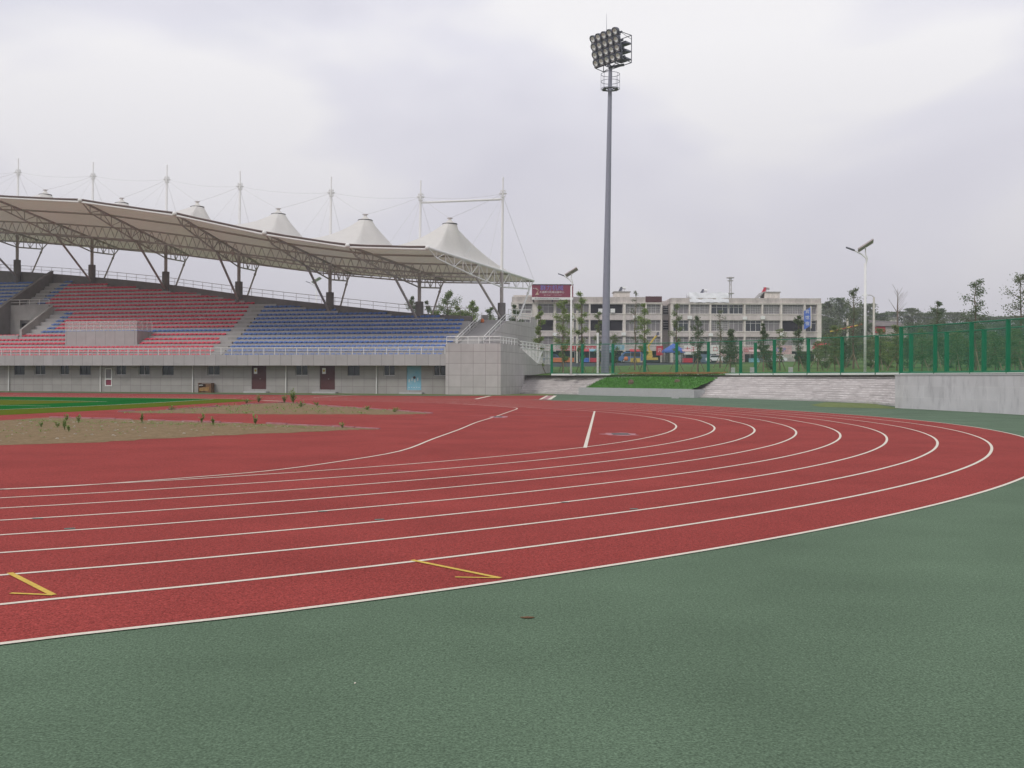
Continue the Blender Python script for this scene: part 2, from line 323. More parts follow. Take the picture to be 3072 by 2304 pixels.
LINES = [[[-3.13,6.27],[-1.56,7.23],[-0.04,8.33],[1.43,9.53],[2.85,10.82],[4.2,12.18],[5.49,13.6],[6.72,15.08],[7.87,16.6],[8.96,18.18],[9.97,19.79],[10.91,21.44],[11.77,23.13],[12.55,24.84],[13.25,26.58],[13.87,28.35],[14.4,30.13],[14.85,31.93],[15.21,33.74],[15.48,35.55],[15.66,37.38],[15.76,39.2],[15.76,41.02],[15.68,42.84],[15.51,44.67],[15.28,46.55],[14.97,48.47],[14.6,50.44],[14.14,52.47],[13.75,54.02],[13.32,55.6],[12.84,57.2],[12.31,58.83],[11.73,60.47],[11.1,62.12],[10.41,63.77],[9.67,65.42],[8.87,67.05],[8.02,68.64],[7.11,70.2],[6.14,71.68],[5.11,73.09],[4.04,74.39],[2.91,75.58],[0.48,78.83],[-1.87,81.78],[-4.1,83.73],[-6.32,85.21],[-14.88,88.32],[-24.09,91.66],[-47.16,97.64],[-73.45,104.46]],[[-3.81,7.26],[-2.29,8.19],[-0.81,9.23],[0.61,10.38],[1.98,11.62],[3.3,12.93],[4.55,14.3],[5.74,15.73],[6.86,17.2],[7.92,18.73],[8.9,20.29],[9.81,21.89],[10.64,23.53],[11.4,25.19],[12.08,26.88],[12.68,28.6],[13.19,30.33],[13.62,32.07],[13.97,33.83],[14.24,35.6],[14.41,37.37],[14.51,39.14],[14.51,40.92],[14.45,42.73],[14.3,44.56],[14.09,46.43],[13.8,48.34],[13.43,50.29],[12.98,52.27],[12.46,54.29],[11.85,56.34],[11.34,57.89],[10.78,59.45],[10.17,61.02],[9.51,62.57],[8.79,64.12],[8.02,65.64],[7.2,67.13],[6.32,68.56],[5.39,69.94],[4.41,71.24],[3.03,72.83],[0.46,75.65],[-1.8,78.62],[-3.95,80.71],[-6.11,82.45],[-14.5,86.08],[-23.56,89.64],[-46.27,95.8],[-72.33,102.88]],[[-4.49,8.25],[-3.02,9.14],[-1.59,10.14],[-0.21,11.25],[1.12,12.43],[2.4,13.69],[3.61,15.01],[4.76,16.39],[5.85,17.82],[6.87,19.29],[7.83,20.8],[8.71,22.36],[9.52,23.94],[10.25,25.55],[10.91,27.19],[11.49,28.85],[11.98,30.53],[12.4,32.23],[12.74,33.94],[13.0,35.65],[13.17,37.37],[13.26,39.09],[13.29,40.89],[13.23,42.68],[13.1,44.5],[12.89,46.34],[12.61,48.22],[12.25,50.12],[11.81,52.05],[11.29,54.0],[10.69,55.96],[10.0,57.94],[9.23,59.9],[8.36,61.85],[7.66,63.29],[6.64,65.16],[5.53,66.95],[4.33,68.64],[3.05,70.19],[0.44,72.72],[-1.73,75.69],[-3.82,77.9],[-5.92,79.86],[-14.15,83.95],[-23.05,87.71],[-45.42,94.03],[-71.25,101.34]],[[-5.17,9.24],[-3.74,10.1],[-2.36,11.06],[-1.02,12.12],[0.26,13.25],[1.49,14.46],[2.67,15.73],[3.79,17.06],[4.84,18.44],[5.83,19.86],[6.75,21.32],[7.61,22.83],[8.39,24.36],[9.1,25.92],[9.73,27.51],[10.29,29.12],[10.78,30.75],[11.18,32.39],[11.51,34.04],[11.76,35.7],[11.92,37.37],[12.01,39.04],[12.07,40.91],[12.02,42.67],[11.9,44.46],[11.69,46.26],[11.41,48.08],[11.06,49.93],[10.62,51.78],[10.1,53.65],[9.51,55.52],[8.82,57.39],[8.06,59.24],[7.21,61.06],[6.28,62.83],[5.26,64.54],[4.16,66.16],[2.98,67.66],[0.42,70.01],[-1.67,72.98],[-3.69,75.27],[-5.74,77.43],[-13.8,81.92],[-22.57,85.86],[-44.59,92.33],[-70.2,99.85]],[[-5.5,10.42],[-4.13,11.28],[-2.81,12.22],[-1.53,13.26],[-0.29,14.36],[0.88,15.54],[2.01,16.78],[3.07,18.07],[4.07,19.41],[5.02,20.79],[5.89,22.21],[6.7,23.67],[7.44,25.16],[8.11,26.68],[8.71,28.22],[9.23,29.78],[9.68,31.36],[10.05,32.95],[10.35,34.56],[10.57,36.17],[10.71,37.78],[10.77,39.4],[10.85,41.38],[10.78,43.1],[10.64,44.84],[10.42,46.59],[10.12,48.36],[9.75,50.13],[9.29,51.91],[8.76,53.69],[8.15,55.46],[7.46,57.21],[6.69,58.94],[5.84,60.62],[4.9,62.24],[3.89,63.79],[2.81,65.25],[0.41,67.49],[-1.61,70.45],[-3.57,72.82],[-5.57,75.15],[-13.48,79.99],[-22.1,84.09],[-43.8,90.68],[-69.18,98.4]],[[-6.2,11.4],[-4.55,12.44],[-2.97,13.62],[-1.46,14.91],[-0.31,16.03],[0.79,17.2],[1.84,18.43],[2.82,19.71],[3.74,21.03],[4.61,22.39],[5.4,23.79],[6.14,25.22],[6.8,26.68],[7.53,28.54],[8.15,30.43],[8.66,32.34],[9.05,34.27],[9.33,36.22],[9.49,38.17],[9.63,40.58],[9.6,42.24],[9.49,43.91],[9.31,45.59],[9.05,47.28],[8.72,48.97],[8.31,50.67],[7.82,52.35],[7.26,54.03],[6.62,55.69],[5.91,57.31],[5.11,58.9],[4.25,60.43],[3.31,61.9],[2.3,63.28],[0.39,65.14],[-1.56,68.1],[-3.46,70.53],[-5.41,72.99],[-13.17,78.15],[-21.65,82.39],[-43.03,89.09],[-68.2,96.99]],[[-6.89,12.38],[-5.3,13.39],[-3.77,14.51],[-2.31,15.75],[-0.93,17.1],[0.37,18.53],[1.58,20.04],[2.7,21.62],[3.73,23.27],[4.67,24.97],[5.5,26.71],[6.22,28.5],[6.84,30.32],[7.36,32.16],[7.76,34.02],[8.05,35.9],[8.22,37.79],[8.28,39.67],[8.39,41.4],[8.31,43.0],[8.17,44.61],[7.95,46.22],[7.65,47.84],[7.29,49.45],[6.85,51.05],[6.34,52.63],[5.75,54.2],[5.09,55.74],[4.36,57.23],[3.55,58.68],[2.68,60.07],[1.74,61.39],[0.38,62.96],[-1.51,65.89],[-3.35,68.37],[-5.26,70.95],[-12.87,76.39],[-21.22,80.75],[-42.29,87.56],[-67.23,95.62]],[[-7.26,13.55],[-5.74,14.53],[-4.29,15.64],[-2.9,16.84],[-1.58,18.15],[-0.35,19.54],[0.81,21.0],[1.87,22.54],[2.84,24.13],[3.72,25.77],[4.5,27.46],[5.18,29.19],[5.76,30.95],[6.23,32.73],[6.6,34.53],[6.85,36.34],[7.0,38.16],[7.14,40.58],[7.08,42.49],[6.91,44.41],[6.63,46.34],[6.24,48.25],[5.73,50.14],[5.12,52.01],[4.4,53.84],[3.56,55.62],[2.63,57.33],[1.59,58.95],[0.37,60.91],[-1.46,63.82],[-3.25,66.34],[-5.12,69.03],[-12.59,74.7],[-20.81,79.18],[-41.57,86.08],[-66.3,94.3]],[[-7.97,14.52],[-6.5,15.47],[-5.1,16.52],[-3.77,17.68],[-2.5,18.93],[-1.31,20.26],[-0.2,21.66],[0.82,23.13],[1.76,24.66],[2.61,26.24],[3.36,27.86],[4.01,29.52],[4.57,31.21],[5.02,32.93],[5.37,34.66],[5.62,36.41],[5.76,38.16],[5.88,40.51],[5.82,42.33],[5.65,44.16],[5.37,45.99],[4.99,47.8],[4.5,49.58],[3.91,51.34],[3.21,53.06],[2.41,54.72],[1.51,56.31],[0.36,59.0],[-1.42,61.88],[-3.16,64.43],[-4.98,67.21],[-12.32,73.1],[-20.41,77.67],[-40.88,84.65],[-65.39,93.0]]]
for L in LINES:                                  # carry every lane line on beyond the left edge of the view
    a, b = Vector(L[0]), Vector(L[2]); d = (a-b).normalized(); L.insert(0, tuple(a+d*2.5+Vector((0, -.25)))); L.insert(0, tuple(a+d*9+Vector((-1, -.3))))
outer = spline(LINES[0], 4)
apron = [(-40, -8), (60, -8), (60, 40), (27, 40), (24.6, 50), (23, 58), (25, 66), (24.5, 70), (21, 81), (16.2, 89), (8, 101.2), (5, 107), (-.5, 110), (-20, 116), (-75, 128), (-75, 100), (-60, 60), (-40, 20)]
sheet('apron', apron, 0.0, M['apron'], label='green rubber run-off surface around the running track')
red = [tuple(p) for p in outer if not (p[1] > 78 and p[0] < 3.0)]
red += [(2.9, 78.8), (4.1, 96.7), (1.6, 96.3), (-6.83, 92.6), (-15, 94.5), (-28.46, 98.2), (-50.56, 105.6), (-80, 114), (-80, 60), (-60, 20), (-30, 4)]
sheet('running_track', red, 0.004, M['track'], label='red rubber running track and D-area')
for i, L in enumerate(LINES):
    mb = ribbon(spline(L, 4), .060, .0072)
    tag(mb.build('lane_line', M['line']), kind='structure')
def mark(name, pts, wd, z=.012, m='line', k=4):
    return tag(ribbon(spline(pts, k) if len(pts) > 2 else pts, wd, z).build(name, M[m]), kind='structure')
DL = [(-16, 12.6), (-7.9, 14.75), (-7.22, 14.98), (-6.45, 15.42), (-5.75, 16.11), (-5.08, 16.85), (-4.17, 18.03), (-3.35, 19.91), (-2.43, 23.02), (-2.05, 27.7), (-1.61, 32.94), (-1.28, 37.88), (-.75, 43.06), (-.17, 49.62), (.26, 54.74), (.17, 56.87), (-.1, 57.94), (-.67, 59.43), (-1.5, 61.5), (-3, 65.0)]
mark('area_line', DL, .065, .0085)
mark('finish_line', [(4.0, 51.26), (1.68, 24.3)], .085, .0095)
mark('surface_joint', [(-.39, 45.39), (3.32, 43.95)], .10, .009, 'trim')
mark('chute_line', [(-2.7, 79.72), (-1.94, 93.88)], .28)
mark('chute_line', [(-15.63, 83.71), (-14.08, 97.0)], .15)
mark('chute_line', [(2.75, 78.7), (3.95, 96.3)], .30, .012)
mark('chute_line', [(2.10, 78.9), (3.2, 95.8)], .20, .012)
sheet('start_marking', [(2.22, 79.2), (2.62, 79.3), (3.72, 95.4), (3.25, 95.3)], .010, M['rub'])
mark('chute_line', [(-6.9, 78), (.5, 79.4), (2.0, 78.9)], .12, .014)
for x, y in ((116, 1556.6), (213, 1587), (970, 1535.5), (1140, 1560), (1696, 1508), (1902, 1528)):
    Y = -H0/((HY-y)/F+ROLL*(x-1536)/F); X = px(x, Y); mark('stagger_mark', [(X-.05, Y-.04), (X+.05, Y+.0)], .05, .0105, 'tick')
for x0, x1, y, w_ in ((1405, 1460, 1247.7, .35), (1632, 1690, 1239.6, .5), (860, 1070, 1275.5, .25), (1500, 1680, 1238, .2), (1240, 1300, 1300, .2)):
    Y = -H0/((HY-y)/F); P = [(px(x0+(x1-x0)*k/8, Y), Y+.12*math.sin(k*1.7)) for k in range(9)]; sheet('worn_patch', [(a, b+w_*math.sin(math.pi*(k+.3)/8.6)) for k, (a, b) in enumerate(P)]+[(a, b-w_*math.sin(math.pi*(k+.3)/8.6)) for k, (a, b) in reversed(list(enumerate(P)))], .0075, M['faint'])
# yellow arrows
def arrow(a, tip, c, w1, w2):
    mb = ribbon([a, tip], w1, .009); mb.add(ribbon([c, tip], w2, .0095)); tag(mb.build('yellow_arrow', M['yellow']), kind='structure')
arrow((-4.07, 8.60), (-3.34, 7.73), (-3.68, 7.79), .05, .04)
arrow((-.87, 9.26), (-.09, 8.44), (-.45, 8.47), .05, .035)
# bare soil islands inside the bend
D1 = [(-30, 38), (-19.39, 38.5), (-18.39, 38.08), (-18.38, 39.62), (-18.0, 41.31), (-14.87, 39.89), (-11.02, 37.46), (-8.39, 36.29), (-5.81, 34.47), (-4.05, 32.79), (-5.37, 31.88), (-8.32, 28.3), (-10.34, 25.59), (-11.89, 24.63), (-13.02, 23.86), (-30, 16)]
D2 = [(-17.9, 48.21), (-16.72, 51.34), (-15.98, 57.39), (-15.45, 63.34), (-14.22, 66.92), (-12.19, 62.93), (-9.78, 58.08), (-6.42, 52.91), (-3.55, 47.23), (-4.84, 45.83), (-9.13, 45.67), (-13.57, 46.13), (-16.4, 46.74)]
def jitter(poly, a, n=5, closed=True):
    o = []; rr = random.Random(3)
    for i in range(len(poly)-(0 if closed else 1)):
        p = Vector(poly[i]); q = Vector(poly[(i+1) % len(poly)]); d = (q-p); nn = Vector((-d.y, d.x)).normalized()
        for j in range(n):
            o.append(tuple(p+d*(j/n)+nn*rr.uniform(-a, a)*(1 if j else .3)))
    return o
sheet('bare_soil', jitter(D1, .22, 8), .008, M['sand'], label='bare dry soil patch left of the bend')
sheet('bare_soil', jitter(D2, .3, 8), .008, M['sand'], label='far bare dry soil patch beside the turf')
# a low broken kerb round the soil
def kerb(pts, seed):
    rr = random.Random(seed); mb = MB()
    for a, b in zip(pts, pts[1:]):
        a = Vector(a); b = Vector(b); n = max(1, int((b-a).length/.9))
        for j in range(n):
            if rr.random() < .22: continue
            p = a+(b-a)*(j/n); q = a+(b-a)*((j+.93)/n); d = (q-p).normalized(); nn = Vector((-d.y, d.x))*.05; h = rr.uniform(.03, .06)
            mb.hexa([(*(p-nn), 0), (*(q-nn), 0), (*(q+nn), 0), (*(p+nn), 0), (*(p-nn), h), (*(q-nn), h), (*(q+nn), h), (*(p+nn), h)])
    return mb
tag(kerb(D1[3:10], 1).build('soil_kerb', M['rub']), 'low broken kerb along the far side of the near soil patch', 'kerb')
tag(kerb(D2[:9], 2).build('soil_kerb', M['rub']), 'low broken kerb round the far soil patch by the turf', 'kerb')
# stones on the soil: past counting
rr = random.Random(5); mb = MB()
for k in range(240):
    x = rr.uniform(-17.5, -5); y = rr.uniform(25, 39)
    if y < 30.5+(-x-8.3)*-.95+(-1 if x < -8 else 0) or y > 35+(-x-6.5)*.55: continue
    r_ = rr.choice((.012, .015, .02, .03)); mb.hexa([(x-r_*1.6, y-r_, .005), (x+r_*1.4, y-r_*.8, .005), (x+r_*1.2, y+r_, .005), (x-r_, y+r_, .005), (x-r_, y-r_*.5, r_), (x+r_*.8, y-r_*.4, r_*1.3), (x+r_*.7, y+r_*.6, r_), (x-r_*.6, y+r_*.5, r_*1.2)])
tag(mb.build('stones', M['soilstone']), kind='stuff')
# artificial turf pitch
TF = [(-24.5, 38.0), (-21.07, 43.63), (-19.4, 50.6), (-18.3, 64.97), (-17.23, 72.0), (-20.26, 77.08), (-30.33, 81.33), (-40.54, 83.95), (-50.2, 86.96), (-90, 98), (-90, 20), (-32, 20)]
sheet('turf_pitch', TF, .008, M['turf_l'], label='olive and emerald striped artificial turf')
sheet('turf_stripe', [(-36, 36), (-26.82, 42.46), (-24.47, 50.67), (-22.44, 60.17), (-21.27, 75.5), (-23.86, 77.76), (-26.12, 67.21), (-28.37, 58.75), (-36, 56.22)], .012, M['turf_d'])
sheet('turf_stripe', [(-44, 68.29), (-35.05, 72.57), (-25.71, 67.26), (-23.68, 77.18), (-29.85, 80.05), (-40.21, 83.26), (-52, 86)], .012, M['turf_d'])
mark('pitch_line', [(-28, 37), (-25.88, 44.83), (-24.47, 50.67), (-22.44, 60.17), (-21.27, 75.5)], .12, .016)
mark('pitch_line', [(-60, 88), (-49.36, 85.5), (-40.68, 84.23), (-30.09, 80.69), (-20.09, 77.72)], .16, .016)
mark('pitch_line', [(-42, 73.5), (-34.8, 72.06), (-30.52, 70.54), (-25.71, 67.26)], .14, .016)
mark('pitch_line', [(-36, 61), (-28.21, 58.41), (-24.87, 57.07)], .12, .016)
mark('kerb_line', [(-17.06, 72.43), (-15.29, 70.6)], .5, .012)
# grass strips at the foot of the stand and by the corner of the wall
sheet('grass_strip', [(-80, 117.5), (-58, 112.2), (-30, 104.9), (-18, 99.0), (-8.5, 97.2), (-3, 96.5), (.5, 97.5), (3.8, 98.4), (4.3, 106), (-1, 108.5), (-9, 106), (-30, 111), (-80, 125)], .006, M['strip'])
sheet('grass_strip', [(21.5, 72.6), (18.3, 65), (17.6, 60.5), (20.6, 57.2), (21.4, 58.6), (22.5, 64.5), (23.6, 69)], .006, M['strip'])
# drains set into the track
def drain(x, y, w1, d1):
    rt = empty('drain_cover', (x, y, 0)); MB().box(-w1, w1, -d1, d1, .005, .016).build('grate', M['drain'], rt)
    mb = MB(); rr = random.Random(int(x*10)); poly = [(math.cos(a)*w1*rr.uniform(1.7, 2.7), math.sin(a)*d1*rr.uniform(1.5, 2.4)) for a in [k*math.pi/9 for k in range(18)]]
    mb.prism(poly, .001, .009); mb.build('worn_rim', M['rub'], rt); return rt
tag(drain(3.11, 30.28, .24, .38), 'dark drain grate with pale worn rim inside the bend', 'drain cover')
tag(drain(-.56, 43.44, .17, .5), 'small pale drain cover on the white curved area line', 'drain cover')
tag(MB().prism([(0, 0), (.05, .004), (.065, .02), (.02, .036), (-.03, .02)], .001, .006).build('dead_leaf', M['lwood']), 'small brown dead leaf on the green rubber in front', 'leaf').location = (.09, 7.04, .004)
tag(MB().prism([(0, 0), (.008, 0), (.009, .013), (.002, .016)], .001, .004).build('paper_scrap', M['line']), 'tiny white scrap lying on the green rubber foreground', 'litter').location = (-.82, 5.53, .002)
tag(MB().prism([(-.3, -.1), (.25, -.12), (.3, .1), (-.2, .12)], .0, .10).build('white_block', M['conc_lt']), 'small white block on the green strip below the planter', 'block').location = (13.07, 84.9, .004)
# weeds on the soil
def weed(h, w_, n, seed):
    rr = random.Random(seed); mb = MB()
    for k in range(max(3, n//9)):          # thin stems, each with a few drooping leaves
        a = rr.uniform(0, 6.28); l_ = rr.uniform(.45, 1); top = Vector((math.cos(a)*w_*rr.random(), math.sin(a)*w_*rr.random(), h*l_)); mb.tube((0, 0, 0), top, .008, .004, 3)
        for j in range(7):
            t = .3+.7*(j+rr.random())/7; c = top*t; d = Vector((rr.uniform(-1, 1), rr.uniform(-1, 1), rr.uniform(-.1, .8))).normalized()*rr.uniform(.04, .09)*(1+h); s = d.cross(Vector((0, 0, 1))).normalized()*.022*(1+h)
            mb.face([c, c+d*.5+s, c+d, c+d*.5-s])
    return mb
weeds = [(198, 1262, .12, 'tiny weed at the left end of the near soil'), (391/3.16, 1282, .20, 'low weed in the near soil, left part'), (548/3.16, 1283, .22, 'low weed left of the leafy weed in the near soil'), (615/3.16, 1290, .42, 'leafy weed standing in the middle left of the near soil'), (655/3.16, 1296, .25, 'short weed at the foot of the leafy weed'), (632/3.16, 1262, .25, 'small weed on the kerb left of the tall kerb weeds'), (745/3.16, 1270, .32, 'thin weed on the kerb of the near soil'), (1350/3.16, 1270, .48, 'bushy weed on the far kerb of the near soil'), (1915/3.16, 1270, .42, 'upright weed right of the bushy kerb weed'), (2022/3.16, 1277, .45, 'twin weed nearer the point of the near soil'), (600+525/3.16, 1274, .45, 'tall weed at the kerb close to the point of near soil'), (600+1352/3.16, 1284, .2, 'last small weed at the tip of the near soil')]
rr = random.Random(21); mb = MB()          # low creeping growth scattered over the soil: past counting
for k in range(900):
    if k % 3: u_ = rr.random(); x = -17.8+12*u_; y = 38.5-5*u_+rr.gauss(0, .35) if k % 2 else rr.uniform(27, 38)
    else: x = rr.uniform(-17, -6); y = rr.uniform(45.5, 62); 
    if k % 3 and (y < 30.5+(-x-8.3)*-.95+.8 or y > 35.2+(-x-6.5)*.5): continue
    if not k % 3 and not (45.9 < y < 52.9+(-x-6.42)*1.6 and y < 66): continue
    s_ = rr.uniform(.02, .06)*(1.8 if k % 3 == 0 else 1); a = rr.uniform(0, 6.28)
    for j in range(3): b_ = a+j*2.1; mb.face([(x, y, .008), (x+s_*math.cos(b_-.3), y+s_*math.sin(b_-.3), s_*.5), (x+1.7*s_*math.cos(b_), y+1.7*s_*math.sin(b_), s_*.9), (x+s_*math.cos(b_+.3), y+s_*math.sin(b_+.3), s_*.5)])
tag(mb.build('ground_cover', M['weed']), kind='stuff')
for i, (x, y, h, lb) in enumerate(weeds):
    V = (HY-y)/F+ROLL*(x-1536)/F; Y = -H0/V
    o = weed(h*.8, .10, int(26+h*110), i).build('weed', M['weed']); o.location = (px(x, Y), Y, .005); tag(o, lb, 'weed', 'weeds on the soil patches')
weeds2 = [(600+445/3.16, 1212, .5, 'first weed at the turf end of the far soil'), (600+555/3.16, 1208, .75, 'broad weed by the white kerb on the far soil'), (600+800/3.16, 1209, .8, 'wide green weed clump on the far soil crest'), (600+885/3.16, 1211, 1.3, 'tallest weed on the far soil crest'), (600+960/3.16, 1222, .5, 'weed in the middle of the far soil'), (600+1112/3.16, 1218, .4, 'low weed right of the tall one on the far soil'), (600+1590/3.16, 1230, .3, 'small weed on the right half of the far soil'), (600+1845/3.16, 1236, .3, 'last weed near the right tip of the far soil'), (515, 1230, .3, 'weed at the left end of the far soil')]
for i, (x, y, h, lb) in enumerate(weeds2):
    V = (HY-y)/F+ROLL*(x-1536)/F; Y = -H0/V
    o = weed(h*.7, .30, int(50+h*160), 30+i).build('weed', M['weed']); o.location = (px(x, Y), Y, .005); tag(o, lb, 'weed', 'weeds on the soil patches')

# ------------------------------------------------------------------ raised ground outside the oval
CX, CY = -20.0, 50.0
RB = [(-100, 90), (-60, 76), (-40, 60), (-9.8, 44.8), (-2.9, 43.7), (4, 43.2), (12, 42.9), (18, 45.5), (20.5, 49.2), (24.6, 50.4), (36.5, 53.2), (47.5, 55.6), (62, 60.6), (67, 63.5), (71.5, 63), (80, 76), (95, 90), (109, 99), (130, 112), (170, 130), (220, 140)]
def rb(ph):
    for (a, r1), (b, r2_) in zip(RB, RB[1:]):
        if a <= ph <= b: return r1+(r2_-r1)*(ph-a)/(b-a)
    return 120
def ter(d, X, Y):
    z = 1.9
    for d0, d1, z0, z1 in ((3, 6, 1.9, 2.0), (6, 34, 2.0, 3.1), (34, 78, 3.1, 3.75), (78, 86, 3.75, 4.45), (86, 120, 4.45, 4.7), (120, 1500, 4.7, 6)):
        if d >= d1: z = z1
        elif d > d0: z = z0+(z1-z0)*(d-d0)/(d1-d0); break
    z += 13*math.exp(-((X-125)/60)**2-((Y-340)/85)**2)
    return z
def gz(X, Y):
    dx, dy = X-CX, Y-CY; r_ = math.hypot(dx, dy); ph = math.degrees(math.atan2(dy, dx))
    return ter(r_-rb(ph), X, Y)
mb = MB(); phs = [-60+i*2.5 for i in range(0, 113)]; ds = [0, 1.5, 3, 6, 10, 16, 24, 34, 45, 60, 75, 100, 120, 150, 180, 210, 240, 270, 300, 340, 400, 500, 800, 1500, 3000]
for ph in phs:
    a = R(ph)
    for d in ds:
        r_ = rb(ph)+d; X = CX+r_*math.cos(a); Y = CY+r_*math.sin(a); mb.v.append((X, Y, ter(d, X, Y)))
nd = len(ds)
for i in range(len(phs)-1):
    for j in range(nd-1): mb.f.append((i*nd+j, i*nd+j+1, (i+1)*nd+j+1, (i+1)*nd+j)); mb.m.append(0)
tag(mb.build('terrain', M['grass2'], smooth=True), kind='structure')
# paved rim along the fence, seen as a pale edge
# ------------------------------------------------------------------ stone steps round the far end of the bend
SB = spline([(-2.5, 109.0), (4.0, 106.0), (6.97, 101.07), (11.6, 95.0), (15.61, 88.76), (20.5, 80.05), (23.2, 70.5), (22.9, 64.8), (22.4, 60.2)], 4)
def offs(P, d):
    o = []
    for i, p in enumerate(P):
        t = (P[min(i+1, len(P)-1)]-P[max(i-1, 0)]).normalized(); o.append(p+Vector((-t.y, t.x))*d)
    return o
M['step'] = tiles('weathered_stone', (.50, .465, .455), 1.3, .158, .006, (.34, .32, .315), off=.5, var=.13, rough=.9)
M['nose'] = mat('stone_nosing', (.82, .79, .77), .9, var=1.0, vs=1.1, c2=(.42, .39, .38), stretch=(1, 1, 4), fine=.15, fs=8)
mb = MB(); NS = 12; rise = 1.9/NS; off = [offs(SB, .30*k) for k in range(NS+1)]
topo = offs(SB, .30*NS+1.6)
for k in range(NS):
    A, B = off[k], (off[k+1] if k < NS-1 else topo); z0 = rise*k; z1 = rise*(k+1)
    for i in range(len(A)-1):
        mb.cm = 0; mb.face([(*A[i], z0), (*A[i+1], z0), (*A[i+1], z1-.06), (*A[i], z1-.06)][::-1])
        mb.cm = 1; mb.face([(*A[i], z1-.06), (*A[i+1], z1-.06), (*A[i+1], z1), (*A[i], z1)][::-1])
        mb.face([(*A[i], z1), (*A[i+1], z1), (*B[i+1], z1), (*B[i], z1)][::-1])
st = tag(mb.build('stone_steps', [M['step'], M['nose']]), 'flight of weathered grey stone steps below the green mesh fence', 'steps')
# dark crevices and broken bits on the steps
# ------------------------------------------------------------------ planter with grass bank on the steps
rt = empty('planter', (12, 95, 0), label='low concrete wall holding a sloping grass bank on the steps', cat='planter')
pf = [p for p in [Vector((6.6, 101.5)), Vector((9.4, 97.6)), Vector((12.3, 93.4)), Vector((15.2, 88.6))]]
pf = [p-(Vector((p.x-CX, p.y-CY)).normalized()*.55) for p in pf]
pf2 = [p+Vector((p.x-CX, p.y-CY)).normalized()*.3 for p in pf]
mb = MB()
for i in range(len(pf)-1):
    a, b, c, d = pf[i], pf[i+1], pf2[i+1], pf2[i]
    mb.hexa([(*a, 0), (*b, 0), (*c, 0), (*d, 0), (*a, .72), (*b, .72), (*c, .72), (*d, .72)])
a, d = pf[-1], pf2[-1]; n_ = Vector((d.x-CX, d.y-CY)).normalized()
q = Vector(a)+n_*1.7; mb.hexa([(*a, 0), (*(a+Vector((.25, -.4))), 0), (*(q+Vector((.25, -.4))), 0), (*q, 0), (*a, .68), (*(a+Vector((.25, -.4))), .68), (*(q+Vector((.25, -.4))), .68), (*q, .68)])
mb.build('planter_wall', M['conc_lt'], rt, world=True)
mb = MB(); nu, nv = 60, 24; rr = random.Random(9)
fa = [pf2[0]+Vector((.5, -.7)), pf2[1], pf2[2], pf2[3]+Vector((-.2, .3))]
ba = [Vector((p.x, p.y)) for p in (Vector((9.8, 104.0)), Vector((12.6, 100.3)), Vector((15.8, 96.0)), Vector((18.6, 91.9)))]
def lerp3(A, t):
    t *= 3; i = min(2, int(t)); return A[i]+(A[i+1]-A[i])*(t-i)
for iu in range(nu+1):
    for iv in range(nv+1):
        p = lerp3(fa, iu/nu); q = lerp3(ba, iu/nu); r_ = p+(q-p)*(iv/nv); z = .70+(1.98-.70)*(iv/nv)**.9+rr.uniform(-.05, .05)
        if iu in (0, nu): z -= .12
        mb.v.append((r_.x, r_.y, z))
for iu in range(nu):
    for iv in range(nv):
        k = iu*(nv+1)+iv; mb.f.append((k, k+nv+1, k+nv+2, k+1)); mb.m.append(0)
mb.build('grass_bank', M['grass'], rt, world=True)
mb = MB()      # tufts so that the bank's outline is ragged
for k in range(5200):
    p = lerp3(fa, rr.random()); tt = 0
    u = rr.random(); v = rr.random(); p = lerp3(fa, u); q = lerp3(ba, u); r_ = p+(q-p)*v; z = .70+1.28*v**.9
    hh = rr.uniform(.07, .2); a = rr.uniform(-.06, .06)
    mb.face([(r_.x-.025, r_.y, z-.04), (r_.x+.025, r_.y, z-.04), (r_.x+a, r_.y+.03, z+hh)])
tag(mb.build('grass_tufts', M['grass'], rt, world=True), kind='stuff')
for x, y, lb in ((1893, 1141, 'left'), (2032, 1141, 'right')):
    Y = 97.2 if x < 1900 else 93.2; o = MB(); o.lathe((0, 0, 0), [(.26, -.25), (.28, .1), (.2, .28), (.05, .34)], 9); s1 = o.build('tree_stump', M['bark'])
    s1.location = (px(x, Y), Y, pz(y+8, Y, x)); tag(s1, 'brown stump in the %s part of the grass bank' % lb, 'stump')
mb = MB()
for k in range(260):   # dry brown branches lying along the top of the bank
    u = rr.uniform(.12, .92); q = lerp3(ba, u); x0 = q.x+rr.uniform(-.8, .8); y0 = q.y+rr.uniform(-.7, .1); L_ = rr.uniform(.3, 1.0); a = rr.uniform(-.5, .5)
    mb.tube((x0, y0, 1.98+rr.uniform(0, .14)), (x0+L_*math.cos(a), y0-L_*.8*math.cos(a), 2.0+rr.uniform(0, .22)), .022, n=4)
tag(mb.build('dry_branches', M['wood']), 'dry brown branches strewn along the top of the grass bank', 'branches', kind='stuff')
